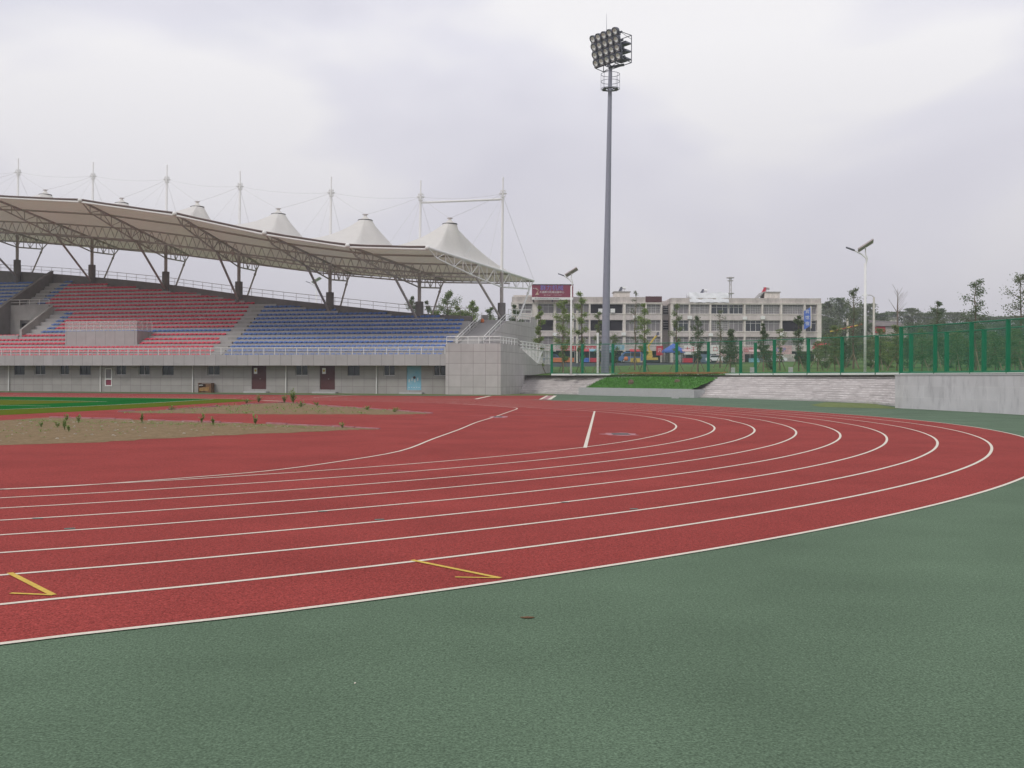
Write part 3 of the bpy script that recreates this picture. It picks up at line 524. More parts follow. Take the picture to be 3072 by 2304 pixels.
# ------------------------------------------------------------------ retaining wall on the right
WB = [Vector(p) for p in ((21.25, 58.8), (21.9, 55.8), (22.41, 53.02), (22.85, 50.2), (23.1, 47.82), (23.5, 44.5), (23.9, 41), (25, 34))]
WO = [p+Vector((.45, .04)) for p in WB]
M['rwall'] = tiles('rendered_block_wall', (.58, .57, .58), 1.5, .62, .018, (.62, .61, .61), off=.5, var=.04, rough=.9)
t_ = M['rwall'].node_tree      # rain marks: long upright patches of darker render
bs_ = t_.nodes['Principled BSDF']; lk_ = bs_.inputs['Base Color'].links[0].from_socket
co_ = t_.nodes.new('ShaderNodeTexCoord'); mp2 = t_.nodes.new('ShaderNodeMapping'); mp2.inputs['Scale'].default_value = (1.6, 1.6, .42); t_.links.new(co_.outputs['Object'], mp2.inputs[0])
nz = t_.nodes.new('ShaderNodeTexNoise'); nz.inputs['Scale'].default_value = 1.5; nz.inputs['Detail'].default_value = 6; nz.inputs['Roughness'].default_value = .65; t_.links.new(mp2.outputs[0], nz.inputs[0])
rg = t_.nodes.new('ShaderNodeMapRange'); rg.inputs[1].default_value = .52; rg.inputs[2].default_value = .72; rg.inputs[4].default_value = .5; t_.links.new(nz.outputs[0], rg.inputs[0])
mxr = t_.nodes.new('ShaderNodeMixRGB'); t_.links.new(rg.outputs[0], mxr.inputs[0]); t_.links.new(lk_, mxr.inputs[1]); mxr.inputs[2].default_value = (.29, .285, .30, 1); t_.links.new(mxr.outputs[0], bs_.inputs['Base Color'])
rt = empty('retaining_wall', (22, 55, 0), label='pale grey concrete block wall at the right edge, below the fence', cat='wall')
mb = MB()
for i in range(len(WB)-1):
    a, b, c, d = WB[i+1], WO[i+1], WO[i], WB[i]; mb.hexa([(*a, 0), (*b, 0), (*c, 0), (*d, 0), (*a, 1.8), (*b, 1.8), (*c, 1.8), (*d, 1.8)])
a, b = WB[0], Vector((24.6, 66.0)); 
mb.hexa([(a.x+.003, a.y, 0), (a.x+.45, a.y, 0), (b.x+.45, b.y, 0), (b.x, b.y, 0), (a.x+.003, a.y, 1.8), (a.x+.45, a.y, 1.8), (b.x+.45, b.y, 1.8), (b.x, b.y, 1.8)])
mb.build('wall', M['rwall'], rt, world=True)
mb = MB()
for i in range(len(WB)-1):
    n_ = Vector((-.03, 0)); a, b, c, d = WB[i+1]+n_, WO[i+1]-n_*3, WO[i]-n_*3, WB[i]+n_; mb.hexa([(*a, 1.8), (*b, 1.8), (*c, 1.8), (*d, 1.8), (*a, 1.88), (*b, 1.88), (*c, 1.88), (*d, 1.88)])
mb.build('coping', M['conc_lt'], rt, world=True)
# mud stains running down the wall: patches of darker render with their own shape
# ------------------------------------------------------------------ green mesh fences
def fence(pts, posts, z0, h0, h1, label, name='mesh_fence', pw=.26, mm='mesh'):
    rt = empty(name, (pts[0][0], pts[0][1], z0), label=label, cat='fence')
    P = [Vector(p) for p in pts]; L = [0]
    for a, b in zip(P, P[1:]): L.append(L[-1]+(b-a).length)
    def ev(s):
        for i in range(len(P)-1):
            if s <= L[i+1]+1e-6: return P[i]+(P[i+1]-P[i])*((s-L[i])/(L[i+1]-L[i]))
        return P[-1]
    hh = lambda s: h0+(h1-h0)*s/L[-1]
    ss = [L[-1]*q for q in posts]
    for s in ss:
        p = ev(s); MB().box(p.x-pw/2, p.x+pw/2, p.y-.05, p.y+.05, z0-.05, z0+hh(s)+.03).build('post', M['green'], rt, world=True)
    for a, b in zip(ss, ss[1:]):
        p, q = ev(a), ev(b); mb = MB(); d = (q-p).normalized(); nn = Vector((-d.y, d.x))*.008
        mb.hexa([(*(p-nn), z0+.08), (*(q-nn), z0+.08), (*(q+nn), z0+.08), (*(p+nn), z0+.08), (*(p-nn), z0+hh(a)), (*(q-nn), z0+hh(b)), (*(q+nn), z0+hh(b)), (*(p+nn), z0+hh(a))])
        mb.build('mesh_panel', M[mm], rt, world=True)
    for nm, zz in (('top_rail', 1), ('bottom_rail', 0)):
        mb = MB()
        for a, b in zip(ss, ss[1:]):
            p, q = ev(a), ev(b); mb.tube((*p, z0+(hh(a) if zz else .1)), (*q, z0+(hh(b) if zz else .1)), .035, n=6)
        mb.build(nm, M['green'], rt, world=True)
    mb = MB()
    for a, b in zip(ss, ss[1:]):
        p, q = ev(a), ev(b); d = (q-p).normalized(); nn = Vector((-d.y, d.x))*.1
        mb.hexa([(*(p-nn), z0-.1), (*(q-nn), z0-.1), (*(q+nn), z0-.1), (*(p+nn), z0-.1), (*(p-nn), z0+.07), (*(q-nn), z0+.07), (*(q+nn), z0+.07), (*(p+nn), z0+.07)])
    mb.build('base_kerb', M['white'], rt, world=True)
    return rt
def fpt(x, Y): return (px(x, Y), Y)
fl = [(1655, 108.0), (1747, 106.3), (1838, 104), (1934, 101.2), (2030, 98), (2125, 94.6), (2222, 91), (2323, 87), (2425, 83), (2526, 79), (2630, 75.2), (2733, 71.5), (2840, 67.8), (2952, 63.5), (3090, 58)]
FP = [fpt(*a) for a in fl]
LL = [0]
for a, b in zip(FP, FP[1:]): LL.append(LL[-1]+math.hypot(a[0]-b[0], a[1]-b[1]))
fence(FP, [l/LL[-1] for l in LL], 1.98, 3.05, 2.55, 'long green mesh fence with flat posts along the top of the stone steps')
fl2 = [(2703, 62.0), (2805, 58.6), (2914, 55.2), (3024, 52.0), (3140, 48.8)]
FP2 = [fpt(*a) for a in fl2]; LL = [0]
for a, b in zip(FP2, FP2[1:]): LL.append(LL[-1]+math.hypot(a[0]-b[0], a[1]-b[1]))
fence(FP2, [l/LL[-1] for l in LL], 1.88, 2.75, 2.62, 'nearer green mesh fence standing on the pale retaining wall', pw=.21, mm='mesh2')
tag(MB().box(-.14, .14, -.05, .05, 0, 2.9).build('fence_post', M['green']), 'lone thin green post behind the fence right of the planter', 'post').location = (px(2266, 96), 96, 1.95)

# ================================================================== GRANDSTAND (local frame: x along the front, y into the stand)
SA = -math.atan2(.2465, .969); SO = (-1.05, 100.5, 0)
SM = Matrix.Translation(SO) @ Matrix.Rotation(SA, 4, 'Z')
gs = empty('grandstand', SO, SA, 'long concrete grandstand with red and blue seating rows behind the track', 'grandstand')
def W(x, y, z): return SM @ Vector((x, y, z))
def dn(n): return .9+.8*n+(.6 if n >= 5 else 0)
def zn(n): return 3.72+.455*n+(.08 if n >= 5 else 0)+(.04*(n-10) if n > 10 else 0)
XE = {9: -8.5, 10: -14.5, 11: -21, 12: -25.2, 13: -29.2, 14: -33.5, 15: -36.6, 16: -40, 17: -44.5, 18: -49.3, 19: -54.2, 20: -60}
for n in range(0, 9): XE[n] = -5.45
def slab(mb, x0, x1, n):
    y0 = dn(n)-.38; y1 = dn(n+1)-.38 if n < 20 else 19
    if x1 > x0: mb.box(x0, x1, y0, y1, max(3.01, zn(n)-1.4), zn(n))
mb = MB()
for n in range(21):
    if 6 <= n <= 11: slab(mb, -100, -63.55, n); slab(mb, -57.75, XE[n], n)
    else: slab(mb, -100, XE[n], n)
mb.box(-100, -5.47, .302, .519, 3.01, 3.70)
mb.build('seating_terrace', M['tread'], gs)
for n in range(0, 14):                                  # half steps of the aisle between the red and the blue block
    mb = MB(); xa = -31.05-.06*n if n < 9 else -31.6; mb.box(xa, xa+1.15, dn(n)-.38-.36, dn(n)-.381, zn(n)-1, zn(n)-.225); mb.build('aisle_step', M['conc'], gs)
for n in range(15, 20): mb = MB(); mb.box(-62.9, -61.5, dn(n)-.38-.36, dn(n)-.381, zn(n)-1, zn(n)-.225); mb.build('aisle_step', M['conc'], gs)
MB().box(-100, -5.475, 0, .3, 2.78, 3.88).build('fascia', M['fascia'], gs)
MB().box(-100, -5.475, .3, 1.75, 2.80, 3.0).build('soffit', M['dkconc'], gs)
WINS = [(-55.31, -53.99), (-52.73, -51.38), (-49.59, -48.43), (-47.11, -45.75), (-42.71, -41.46), (-39.94, -38.63), (-37.13, -35.79), (-31.88, -30.46), (-21.95, -20.6), (-16.26, -14.97), (-12.43, -11.27), (-7.22, -6.0)]
WINS += [(-59.6, -58.3), (-63, -61.7), (-67, -65.6)]
DOORS = [(-26.82, -25.17), (-19.25, -17.62), (-10.01, -8.49)]
# the recessed wall, cut round its openings
ops = sorted([(a, b, 1.80, 2.80) for a, b in WINS]+[(a, b, .38, 2.78) for a, b in DOORS]+[(-43.96, -43.11, .60, 2.5)])
mb = MB(); x = -100
for a, b, z0, z1 in ops:
    mb.box(x, a, 1.5, 1.75, 0, 2.82)
    mb.box(a, b, 1.5, 1.75, 0, z0)
    if z1 < 2.8: mb.box(a, b, 1.5, 1.75, z1, 2.82)
    x = b
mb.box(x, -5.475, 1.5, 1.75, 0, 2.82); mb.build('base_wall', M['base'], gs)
rr = random.Random(2)
for i, (a, b) in enumerate(WINS):
    mb = MB(); mb.box(a, b, 1.62, 1.66, 1.80, 1.85); mb.box(a, a+.04, 1.62, 1.66, 1.85, 2.79); mb.box(b-.04, b, 1.62, 1.66, 1.85, 2.79)
    m_ = (a+b)/2; mb.box(m_-.02, m_+.02, 1.61, 1.65, 1.85, 2.79)
    wn = mb.build('window', M['frame'] if i % 3 else M['dkgrey'], gs)
    MB().box(a+.03, b-.03, 1.68, 1.70, 1.82, 2.8).build('pane', M['glass'], wn)
for i, (a, b) in enumerate(DOORS[:2]):
    dr = MB().box(a, b, 1.58, 1.66, .38, 2.78).build('door', M['door'], gs)
    MB().tube((b-.75, 1.55, 1.45), (b-.65, 1.55, 1.45), .035).build('handle', M['steel'], dr)
    mb = MB(); mb.box(a+.22, a+.60, 1.555, 1.578, 1.95, 2.55); mb.cm = 1; mb.lathe((a+.41, 1.553, 2.27), [(.12, 0), (.0, 0)], 10, Matrix.Rotation(R(90), 3, 'X')); mb.build('notice', [M['white'], M['yel']], dr)
    MB().box(a-.55, b+.35, .8, 1.49, 0, .17).build('door_step', M['conc_lt'], gs)
a, b = DOORS[2]
dr = MB().box(a, b, 1.58, 1.66, .30, 2.78).build('door', M['ltblue'], gs); dr['label'] = 'pale blue painted door with a dark round plaque'
mb = MB(); mb.lathe((a+.78, 1.56, 1.62), [(.14, 0), (.13, -.01), (0, -.012)], 12, Matrix.Rotation(R(90), 3, 'X')); mb.build('plaque', M['door'], dr)
mb = MB()
for k in range(5): mb.box(a+.18+.26*k, a+.30+.26*k, 1.565, 1.579, .62+.02*(k % 2), .66+.02*(k % 2))
for k in range(4): mb.box(a+.2+.3*k, a+.28+.3*k, 1.565, 1.579, 1.15+.15*(k % 2), 1.45+.15*(k % 2))
mb.build('brush_marks', M['white'], dr)
MB().box(a-.55, b+.3, .8, 1.49, 0, .17).build('door_step', M['conc_lt'], gs)
# white framed glass door
mb = MB(); a, b = -43.96, -43.11
for bx_ in ((a, a+.09, .60, 2.5), (b-.09, b, .60, 2.5), (a+.09, b-.09, 2.4, 2.5), (a+.09, b-.09, .60, .72), (a+.09, b-.09, 1.30, 1.42)): mb.box(bx_[0], bx_[1], 1.44, 1.52, bx_[2], bx_[3])
wd = mb.build('glazed_door', M['white'], gs); MB().box(a+.08, b-.08, 1.55, 1.57, 1.42, 2.4).build('pane', M['glassb'], wd); MB().box(a+.08, b-.08, 1.55, 1.57, .72, 1.3).build('lower_panel', M['maroon'], wd)
for x in (-66.5, -55.91, -44.45, -33.49, -22.92, -13.12):
    MB().tube((x, 1.36, 0), (x, 1.36, 2.8), .065).build('downpipe', M['white'], gs)
# fascia railing
def rail(pts, name, parent, h, mids=(.5,), step=1.2, r=.035, m='white', pr=.03, world=False, ext=0):
    mb = MB()
    for a, b in zip(pts, pts[1:]):
        a = Vector(a); b = Vector(b); mb.tube(a+Vector((0, 0, h)), b+Vector((0, 0, h)), r, n=6)
        for k in mids: mb.tube(a+Vector((0, 0, h*k)), b+Vector((0, 0, h*k)), r*.75, n=6)
        L = (b-a).length; n = max(1, round(L/step))
        for i in range(n+1): p = a+(b-a)*(i/n); mb.tube(p-Vector((0, 0, ext)), p+Vector((0, 0, h)), pr, n=6)
    return mb.build(name, M[m], parent, world=world)
rail([(-100, .1, 3.88), (-5.6, .1, 3.88)], 'front_railing', gs, .70, (.52,), 1.2, .035, 'white', .035)
# back wall on its arc
BW = spline([(-100, 18.6, 15.5), (-85, 18.5, 15.4), (-71.3, 18.3, 15.15), (-57.6, 17.7, 14.04), (-45.6, 15.3, 12.7), (-35.3, 12.8, 11.22), (-28.3, 11.5, 10.33), (-23, 10.7, 9.7), (-13.9, 9.6, 8.65), (-9.8, 9.3, 8.3), (-5.6, 9.2, 8.05)], 3)
mb = MB()
for a, b in zip(BW, BW[1:]):
    d = Vector((b.x-a.x, b.y-a.y)).normalized(); n_ = Vector((-d.y, d.x))*.3
    mb.hexa([(a.x, a.y, 2), (b.x, b.y, 2), (b.x+n_.x, b.y+n_.y, 2), (a.x+n_.x, a.y+n_.y, 2), (a.x, a.y, a.z), (b.x, b.y, b.z), (b.x+n_.x, b.y+n_.y, b.z), (a.x+n_.x, a.y+n_.y, a.z)])
mb.build('back_wall', M['dkconc'], gs)
mb = MB()
for a, b in zip(BW, BW[1:]):
    d = Vector((b.x-a.x, b.y-a.y)).normalized(); n_ = Vector((-d.y, d.x)); p, q = n_*.3, n_*5
    mb.hexa([(a.x+p.x, a.y+p.y, 0), (b.x+p.x, b.y+p.y, 0), (b.x+q.x, b.y+q.y, 0), (a.x+q.x, a.y+q.y, 0), (a.x+p.x, a.y+p.y, a.z-.5), (b.x+p.x, b.y+p.y, b.z-.5), (b.x+q.x, b.y+q.y, b.z-.5), (a.x+q.x, a.y+q.y, a.z-.5)])
mb.build('rear_concourse', M['conc'], gs)
rail([(p.x, p.y+.15, p.z) for p in BW[::2]], 'back_railing', gs, .82, (.5,), 1.5, .028, 'steel', .022)
# concrete piers that carry the masts
MAST = [(-57.02-11.4, 17.9)]
ML = {1: (-68.4, 17.9, 16.41), 2: (-57.2, 17.5, 15.48), 3: (-45.4, 15.15, 14.14), 4: (-34.4, 12.65, 12.52), 5: (-22.2, 10.5, 10.92), 6: (-11.4, 9.2, 9.65), 7: (-3.45, 13.2, 9.68), 0: (-80, 18.2, 16.9)}
def wz(x):
    for a, b in zip(BW, BW[1:]):
        if a.x <= x <= b.x: return a.z+(b.z-a.z)*(x-a.x)/(b.x-a.x)
    return BW[-1].z
for i in sorted(ML):
    x, y, z = ML[i]; mb = MB(); mb.lathe((x, y, 0), [(.0, (wz(x) if i < 7 else 8.2)-2.2), (.18, wz(x)-2.1), (.43, wz(x)-1.2), (.43, z), (0, z)], 18); mb.build('pier', M['dkconc'], gs, smooth=False)
# vomitory with its balcony, and the sloping parapets beside it
vm = MB(); vm.box(-63.0, -61.7, 10.2, 10.5, 4.0, 10.05); vm.box(-60.4, -57.75, 10.2, 10.5, 4.0, 10.05); vm.box(-61.7, -60.4, 10.2, 10.5, 8.25, 10.05)
vo = vm.build('vomitory', M['conc'], gs)
MB().box(-61.7, -60.4, 10.9, 11.0, 4, 8.3).build('doorway', M['dark'], vo)
MB().box(-63, -57.75, 5.0, 10.2, 4.0, 6.25).build('landing', M['tread'], vo)
MB().box(-63, -57.75, 10.5, 12.2, 8.2, 9.4).build('balcony_floor', M['tread'], vo)
rail([(-63.2, 10.35, 10.05), (-57.8, 10.35, 10.05)], 'balcony_railing', vo, .65, (.5,), 1.3, .03)
def parapet(x0, x1, prof, name, m='conc'):
    mb = MB()
    for (ya, za, zb), (yb, zc, zd) in zip(prof, prof[1:]): mb.hexa([(x0, ya, za), (x1, ya, za), (x1, yb, zc), (x0, yb, zc), (x0, ya, zb), (x1, ya, zb), (x1, yb, zd), (x0, yb, zd)])
    return mb.build(name, M[m], gs)
parapet(-63.55, -63.05, [(4.9, 4, 7.4), (10.4, 4, 10.75), (17.9, 6, 14.9)], 'parapet', 'dkconc')
parapet(-57.75, -57.45, [(5.3, 4, 6.9), (10.6, 4, 10.0)], 'parapet')
# podium box with a hazy balustrade
pd = MB().box(-50.0, -41.1, 2.95, 5.9, 4, 6.55).build('podium', M['fascia'], gs)
MB().box(-49.9, -41.2, 3.0, 3.03, 6.62, 7.55).build('balustrade_sheet', M['clear'], pd); MB().box(-41.2, -41.17, 3.0, 5.7, 6.62, 7.5).build('balustrade_sheet', M['clear'], pd)
rail([(-49.95, 2.98, 6.6), (-41.15, 2.98, 6.6), (-41.15, 5.8, 6.6)], 'balustrade_frame', pd, .98, (.03,), .9, .028, 'white', .02)
# ---------------- stair block at the right-hand end
def wallprof(x0, x1, prof, name, m, parent=gs):        # prof = list of (y, ztop), solid down to the ground
    mb = MB()
    for (ya, za), (yb, zb) in zip(prof, prof[1:]): mb.hexa([(x0, ya, 0), (x1, ya, 0), (x1, yb, 0), (x0, yb, 0), (x0, ya, za), (x1, ya, za), (x1, yb, zb), (x0, yb, zb)])
    return mb.build(name, M[m], parent)
sb = MB().box(-5.47, -2.8, -.1, 6.5, 0, 4.87).build('stair_block', M['clad'], gs)
wallprof(-2.8, 0, [(-.1, 4.87), (6.5, 4.87), (16, 3.1), (23.3, 3.1)], 'stair_side_wall', 'clad', sb)
wallprof(-3.1, -2.802, [(4.6, 5.05), (5.0, 5.2), (13, 7.75), (24.8, 8.15), (24.81, 8.85), (27.3, 8.95)], 'upper_stair_wall', 'clad', sb)
mb = MB()
for k in range(17): mb.box(-5.15, -3.101, 3.0+.52*k, 11.6, 4.87+.17*k, 4.87+.17*(k+1))
mb.build('stair_flight', M['tread'], sb)
mb = MB(); mb.hexa([(-5.45, 2.6, 3), (-5.16, 2.6, 3), (-5.16, 12, 3), (-5.45, 12, 3), (-5.45, 2.6, 4.95), (-5.16, 2.6, 4.95), (-5.16, 12, 7.95), (-5.45, 12, 7.95)]); mb.build('stair_parapet', M['conc'], sb)
rail([(-5.4, -.03, 4.87), (-.05, -.03, 4.87), (-.05, 6.5, 4.87)], 'platform_railing', sb, .66, (.5,), 1.1, .045)
rail([(-.05, 6.5, 4.87), (-.05, 16, 3.1)], 'platform_railing', sb, .70, (.5,), 2.4, .028)
rail([(-5.3, 2.7, 4.95), (-5.3, 12, 7.95)], 'stair_handrail', sb, .62, (.5,), 2.2, .042)
rail([(-2.95, 4.4, 5.05), (-2.95, 13, 7.8), (-2.95, 24.6, 8.15)], 'stair_handrail', sb, .66, (.5,), 2.2, .042)
MB().box(-5.47, -3.101, 12.02, 20, 3, 7.75).build('landing', M['tread'], sb)
MB().box(-5.44, -4.7, 12.1, 12.35, 7.751, 8.35).build('landing_parapet', M['conc'], sb)
rail([(-4.6, 13.5, 7.76), (-3.95, 13.5, 7.76)], 'landing_railing', sb, 1.0, (.5,), .7, .035)
rail([(-3.3, 15.5, 7.76), (-3.3, 26.5, 8.4)], 'landing_railing', sb, 1.35, (.6,), 3.6, .038)
mb = MB()                                            # barred gate at the head of the outer stairs
for (ya, yb, zt) in ((7.6, 23, 5.35),): 
    for z_ in (zt, zt-.33, zt-.66): mb.tube((-.05, ya+.5, z_), (-.05, yb, z_), .055, n=6)
mb.tube((-.05, 15.5, 3.9), (-.05, 23, 3.9), .04, n=6); mb.tube((-.05, 15.5, 3.2), (-.05, 23, 3.2), .04, n=6)
for k in range(46):
    y = 9.0+k*.31; zb_ = 3.15 if y > 16 else 3.1+(16-y)*.186; mb.tube((-.05, y, zb_), (-.05, y, 4.7 if k % 5 else 5.35), .026 if k % 5 else .05, n=5)
mb.tube((-.05, 15.6, 3.2), (-.05, 19.2, 5.3), .10, n=6)
mb.build('barred_gate', M['white'], sb)
MB().hexa([(-5.1, 11.7, 8.0), (-4.7, 11.7, 8.0), (-4.7, 11.9, 8.0), (-5.1, 11.9, 8.0), (-5.05, 11.7, 8.45), (-4.65, 11.7, 8.45), (-4.65, 11.9, 8.45), (-5.05, 11.9, 8.45)])
bag = MB(); bag.lathe((0, 0, 0), [(.0, 0), (.16, .02), (.20, .2), (.15, .38), (.05, .46), (0, .47)], 9); o = bag.build('bag', M['orange'], smooth=True); o.location = W(-4.85, 10.6, 7.42); tag(o, 'small orange bag left on the stairs of the stair block', 'bag')
# cabinet by the wall
rt = empty('wooden_cabinet', W(-31.7, 1.0, 0), SA, 'open brown wooden cabinet standing against the wall under the stand', 'cabinet')
mb = MB(); mb.box(-.75, -.70, -.3, .3, 0, .95); mb.box(.70, .75, -.3, .3, 0, .95); mb.box(-.70, .70, -.3, .3, 0, .05); mb.box(-.70, .70, .25, .3, .05, .9); mb.box(.1, .70, -.3, -.27, .05, .9); mb.build('carcass', M['lwood'], rt)
MB().box(-.78, .78, -.34, .34, .951, 1.0).build('top', M['lwood'], rt)
MB().box(-.70, .1, -.22, .24, .42, .46).build('shelf', M['wood'], rt)
MB().hexa([(-.6, -.33, .12), (.45, -.33, .2), (.45, -.305, .2), (-.6, -.305, .12), (-.6, -.33, .5), (.55, -.33, .62), (.55, -.305, .62), (-.6, -.305, .5)]).build('loose_board', M['wood'], rt)
MB().box(-.68, -.2, -.31, -.28, .74, .79).build('drawer_edge', M['white'], rt)
# ---------------- seats
def seat_mb():
    mb = MB()
    mb.hexa([(-.18, -.19, .05), (.18, -.19, .05), (.18, .14, .05), (-.18, .14, .05), (-.235, -.22, .17), (.235, -.22, .17), (.24, .18, .16), (-.24, .18, .16)])
    mb.hexa([(-.235, .11, .161), (.235, .11, .161), (.235, .18, .161), (-.235, .18, .161), (-.19, .15, .28), (.19, .15, .28), (.19, .185, .275), (-.19, .185, .275)])
    mb.box(-.04, .04, -.05, .08, 0, .06); return mb
spots = []
PT = .56
def row(n, x0, x1, c):
    x = x0
    while x < x1: spots.append((n, x, c)); x += PT
def red_or_blue(n, x0, x1):  # first two blue, the rest red
    row(n, x0, x0+2*PT-.01, 'blue'); row(n, x0+2*PT, x1, 'red')
for n in range(0, 6):
    re = -31.3-.13*n
    if n in (3, 4, 5): row(n, -74.1+.02*n, -50.3, 'red'); row(n, -40.7, re, 'red')
    else: row(n, -74.1+.02*n, re, 'red')
row(6, -55.4, -50.2, 'blue'); row(6, -40.6, -32.1, 'blue')
row(6, -50.2, -40.8, 'blue')
for n in range(7, 12): red_or_blue(n, -55.2-.05*(n-7), -32.2)
row(12, -57.3, -32.2, 'red'); row(13, -60.9, -32.2, 'red')
for n in range(14, 21): red_or_blue(n, -60.9, min(XE.get(n, 0)-.5, -32.2))
for n in range(6, 21): row(n, -98, -64.0, 'blue')
for n in range(0, 13): row(n, -29.4-.06*n, min(-5.75, XE[n]-.5), 'blue')
big = [s for s in spots if s[0] <= 2 and s[1] > -61.5]
big.sort(key=lambda s: (s[0], -s[1])); big = big[:300]; rest = [s for s in spots if s not in set(big)]
smesh = {}
names = {0: 'front row', 1: 'second row', 2: 'third row'}
for n, x, c in big:
    if c not in smesh:
        o = seat_mb().build('stadium_seat', M[c]); smesh[c] = o
    else: o = smesh[c].copy(); col.objects.link(o)
    o.location = W(x, dn(n)+.02, zn(n)); o.rotation_euler = (0, 0, SA)
    if c == 'red': lb = 'red plastic seat in the %s of the grandstand, behind the white front railing' % names[n]
    else: lb = 'blue plastic seat in the %s of the right-hand block, behind the white front railing' % names[n]
    tag(o, lb, 'seat', '%s seats in the %s of the stand' % (c, names[n]))
mb = MB(); rr = random.Random(4); sm = seat_mb()
for n, x, c in rest:
    mb.cm = 0; k = len(mb.m); mb.add(sm, Matrix.Translation((x, dn(n)+.02, zn(n))))
    for i in range(k, len(mb.m)): mb.m[i] = 0 if c == 'red' else 1
o = mb.build('stadium_seats', [M['red'], M['blue']]); o.matrix_basis = SM.copy()
tag(o, 'rows of red and blue plastic seats filling the upper grandstand', 'seats', kind='stuff')

# ================================================================== CANOPY on masts
mp_ = {i: W(x, y, z) for i, (x, y, z) in ML.items()}
tip = {2: (-54.57, 110.0, 20.36), 3: (-42.98, 105.5, 19.15), 4: (-32.63, 102.5, 17.39), 5: (-23.56, 100.8, 15.33), 6: (-15.51, 99.8, 14.03), 7: (-7.94, 99.3, 13.79)}
tip[1] = (-66.5, 114.0, 21.0); tip[0] = (-79, 118.5, 21.6)
tip = {i: Vector(t) for i, t in tip.items()}
BL = {0: 6.5, 1: 6.5, 2: 7, 3: 7.2, 4: 7.5, 5: 6, 6: 5.6, 7: 8.6}; BZ = {0: 20.3, 1: 19.4, 2: 18.35, 3: 16.95, 4: 15.35, 5: 13.6, 6: 12.45, 7: 12.8}
bk = {}; ev = {}
for i in tip:
    e = Vector((mp_[i].x-tip[i].x, mp_[i].y-tip[i].y)).normalized(); ev[i] = e
    bk[i] = Vector((mp_[i].x+e.x*BL[i], mp_[i].y+e.y*BL[i], BZ[i]))
cn = empty('tensile_canopy', (-38, 118, 0), label='white tensile membrane canopy with seven masts and steel trusses over the grandstand', cat='canopy')
ringz = {0: 28.3, 1: 27.56, 2: 26.5, 3: 25.14, 4: 23.42, 5: 21.84, 6: 20.74, 7: 21.46}
for i in sorted(tip):
    m0 = mp_[i]; rz = ringz[i]; T, B = tip[i], bk[i]
    zc = T.z+(B.z-T.z)*((Vector((m0.x, m0.y))-Vector((T.x, T.y))).length/(Vector((B.x, B.y))-Vector((T.x, T.y))).length)
    mb = MB(); mb.tube((m0.x, m0.y, m0.z-.1), (m0.x, m0.y, zc-.2), .19, n=12); ms_ = mb.build('mast', M['steel'], cn, world=True)
    MB().tube((m0.x, m0.y, zc-.2), (m0.x+.1, m0.y, rz+.3), .16, .12, n=12).build('mast_upper', M['mastw'], ms_, world=True)
    mb = MB(); mb.tube((m0.x+.1, m0.y, rz+.3), (m0.x+.12, m0.y, rz+1.75), .075, n=8); mb.build('finial', M['mastw'], ms_, world=True)
    mb = MB(); c = Vector((m0.x+.1, m0.y, rz))
    for zz, r_ in ((-.35, .25), (.0, .42), (.3, .28)):
        for k in range(10):
            a, b = 2*math.pi*k/10, 2*math.pi*(k+1)/10; mb.tube(c+Vector((r_*math.cos(a), r_*math.sin(a), zz)), c+Vector((r_*math.cos(b), r_*math.sin(b), zz)), .035, n=4)
    for k in range(5): a = 2*math.pi*k/5; mb.tube(c+Vector((.25*math.cos(a), .25*math.sin(a), -.35)), c+Vector((.28*math.cos(a), .28*math.sin(a), .3)), .03, n=4); mb.tube(c, c+Vector((.42*math.cos(a), .42*math.sin(a), 0)), .03, n=4)
    mb.build('mast_ring', M['mastw'], ms_, world=True)
    # truss: top chord tip-back, lower chord, web, struts
    mb = MB(); mb.cm = 0; up = lambda f: T+(B-T)*f
    fm = (zc-T.z)/(B.z-T.z) if abs(B.z-T.z) > .1 else .67
    fm = (Vector((m0.x, m0.y))-Vector((T.x, T.y))).length/(Vector((B.x, B.y))-Vector((T.x, T.y))).length
    depth = [(0.07, .75), (fm*.62, 1.45), (fm, 1.75), (.955, 1.05)]
    def lowz(f):
        for (a, da), (b, db) in zip(depth, depth[1:]):
            if f <= b: return da+(db-da)*max(0, (f-a))/(b-a)
        return 1.05
    lo = lambda f: up(f)-Vector((0, 0, lowz(f)))
    mb.tube(up(0), up(1), .14, n=10); mb.path([up(0), lo(.07)], .07)
    nn = 12; fs = [.07+(fm-.07)*k/8 for k in range(9)]+[fm+(.955-fm)*k/4 for k in range(1, 5)]
    mb.path([lo(f) for f in fs], .085); mb.tube(lo(.955), up(1), .075)
    for k in range(len(fs)):
        mb.tube(lo(fs[k]), up(fs[k]), .05, n=6)
        if k < len(fs)-1:
            if k % 2 == 0: mb.tube(lo(fs[k]), up(fs[k+1]), .045, n=6)
            else: mb.tube(up(fs[k]), lo(fs[k+1]), .045, n=6)
    mb.build('truss', M['mastw'] if i == 7 else M['steel'], cn, world=True)
    e = Vector((*ev[i], 0)); fw = Vector((m0.x, m0.y, m0.z-(2.0 if i < 7 else 1.6)))-e*.35
    MB().tube(lo(fm*.62), fw, .13, n=8).build('front_strut', M['steel'], cn, world=True)
    mb = MB(); p = lo(.955); q = Vector((m0.x, m0.y, wz(ML[i][0]) if i < 7 else 8.0))+e*(min(3.0, BL[i]*.5) if i < 7 else 4.3); mb.tube(p, q, .10, n=8); mb.tube(p+(q-p)*.12, p+(q-p)*.16, .15, n=8); mb.build('rear_strut', M['mastw'] if i == 7 else M['steel'], cn, world=True)
    MB().lathe(up(0)-Vector((0, .12, .02)), [(0, -.24), (.17, -.18), (.25, 0), (.17, .18), (0, .24)], 12).build('tip_cap', M['white'], cn, world=True, smooth=True)
